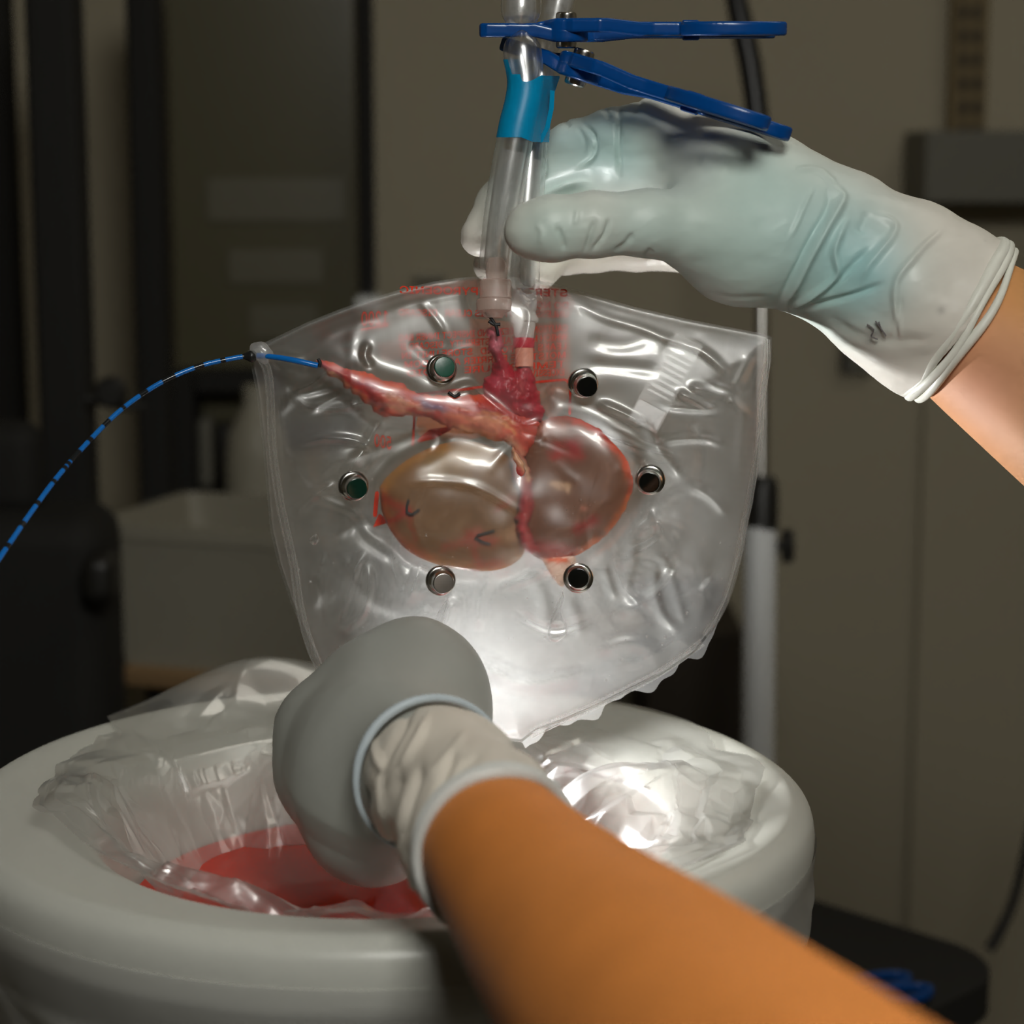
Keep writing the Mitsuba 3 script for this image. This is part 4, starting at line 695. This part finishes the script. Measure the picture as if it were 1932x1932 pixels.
sl_cre = [([(780, 1330), (740, 1400), (700, 1480), (690, 1530)], 9, -.0030), ([(810, 1350), (775, 1420), (735, 1480)], 8, .0026), ([(795, 1440), (775, 1500), (760, 1560), (745, 1600)], 8, -.003), ([(760, 1440), (740, 1520), (735, 1600), (748, 1650)], 8, -.0026), ([(705, 1390), (715, 1470), (725, 1560)], 7, .002), ([(860, 1410), (830, 1480), (800, 1560)], 8, -.0022), ([(880, 1380), (840, 1430), (800, 1470)], 8, .0014), ([(910, 1420), (860, 1460), (830, 1510)], 7, -.0014), ([(930, 1440), (880, 1490), (850, 1530)], 7, .0014), ([(960, 1400), (1000, 1450)], 9, -.0012), ([(790, 1560), (780, 1640), (790, 1690)], 9, .002), ([(770, 1600), (800, 1680)], 7, -.002)]
g2.vertices += nrm * ((stroke_field(x_, y_, sl_cre) * facing) + .0014 * (meshkit.noise(g2.vertices * 70, 5) - .5))[:, None]
add(per + '__inner_glove', g2, 'glove', smooth=True, color=vcol(g2.vertices, lin(198, 190, 178), (), .05)); tag(per + '__inner_glove', 'wrinkled white long glove cuff')
rimm = cat(rim(cp + cn * .001, cn, UP, .0312, .0312, .0026, 1.2, wob=.0010), rim(cp - cn * .004, cn, UP, .0310, .0310, .0022, 2.6, wob=.0012))
k = add(per + '__cuff', rimm, 'glove', smooth=True, color=vcol(rimm.vertices, lin(196, 196, 192), (), .03)); tag(k, 'rolled glove rim around the forearm')
hand = [[(806, 1452, .888, 140), (740, 1420, .935, 150)], [(740, 1410, .935, 148), (775, 1295, .960, 92)], [(725, 1430, .935, 140), (642, 1388, .955, 88)], [(690, 1470, .935, 128), (636, 1455, .950, 86)], [(715, 1510, .925, 128), (700, 1565, .930, 96)], [(775, 1290, .955, 90), (815, 1310, .950, 98)], [(612, 1388, .956, 54), (610, 1470, .953, 52)], [(790, 1256, .962, 56), (700, 1300, .962, 60), (625, 1368, .958, 52)]]
fingers = [[(790, 1310, .965, 92), (760, 1310, .995, 60), (740, 1400, 1.005, 50), (760, 1470, .985, 44)], [(690, 1310, .965, 88), (680, 1330, .998, 58), (690, 1420, 1.008, 48), (720, 1480, .985, 44)], [(640, 1370, .962, 78), (640, 1400, .998, 54), (660, 1460, 1.004, 46), (700, 1500, .985, 42)], [(635, 1450, .955, 74), (640, 1480, .985, 48), (660, 1520, .992, 42), (700, 1530, .975, 38)], [(720, 1560, .935, 80), (760, 1560, .955, 56), (800, 1500, .970, 46), (800, 1430, .975, 42)]]
def lower(P):
    d = None
    for c in hand: e = chain_d(P, c, .004); d = e if d is None else smin(d, e, .024)
    for f_ in fingers: d = smin(d, chain_d(P, f_, .004), .008)
    return d
lo, hi = bounds(hand + fingers, .008); g3 = sdf_mesh(lower, lo, hi, .0014, 3)
k = add(per + '__outer_glove', g3, 'glove', smooth=True, color=vcol(g3.vertices, lin(150, 151, 145), (), .04)); tag(k, 'smooth grey outer glove over the hand')
bn = C(735, 1400, .935) - C(840, 1484, .862); bn /= np.linalg.norm(bn)
rr_ = rim(C(814, 1462, .876), bn, UP, .0325, .0325, .0016, 3.0, wob=.0004); k = add(per + '__glove_bead', rr_, 'glove', smooth=True, color=vcol(rr_.vertices, lin(176, 186, 192), (), 0)); tag(k, 'bluish rolled bead of the outer glove')
# unseen torch added behind that hand to brighten the bag bottom
t = thing('added_torch', 'small unseen torch added behind the grey gloved hand, lighting the bottom of the bag', 'torch')
b = C(828, 1300, 1.112)
ax = .60 * RIGHT - .72 * FWD + .30 * UP; ax /= np.linalg.norm(ax); a = b - ax * .05
add(t + '__barrel', lathe(a, b, [(0, 0), (0, .009), (.02, .009), (.04, .0115), (.058, .0125), (.058, .0115), (.0495, .0108), (.0495, 0)], 32), 'lamp_metal')
scene[t + '__lens'] = {'type': 'disk', 'to_world': T().look_at(origin=(b + ax * .0004).tolist(), target=(b + ax).tolist(), up=[0, 0.3, 1]) @ T().scale(.0095), 'bsdf': {'type': 'diffuse'}, 'emitter': {'type': 'area', 'radiance': rgb([820, 828, 820])}}
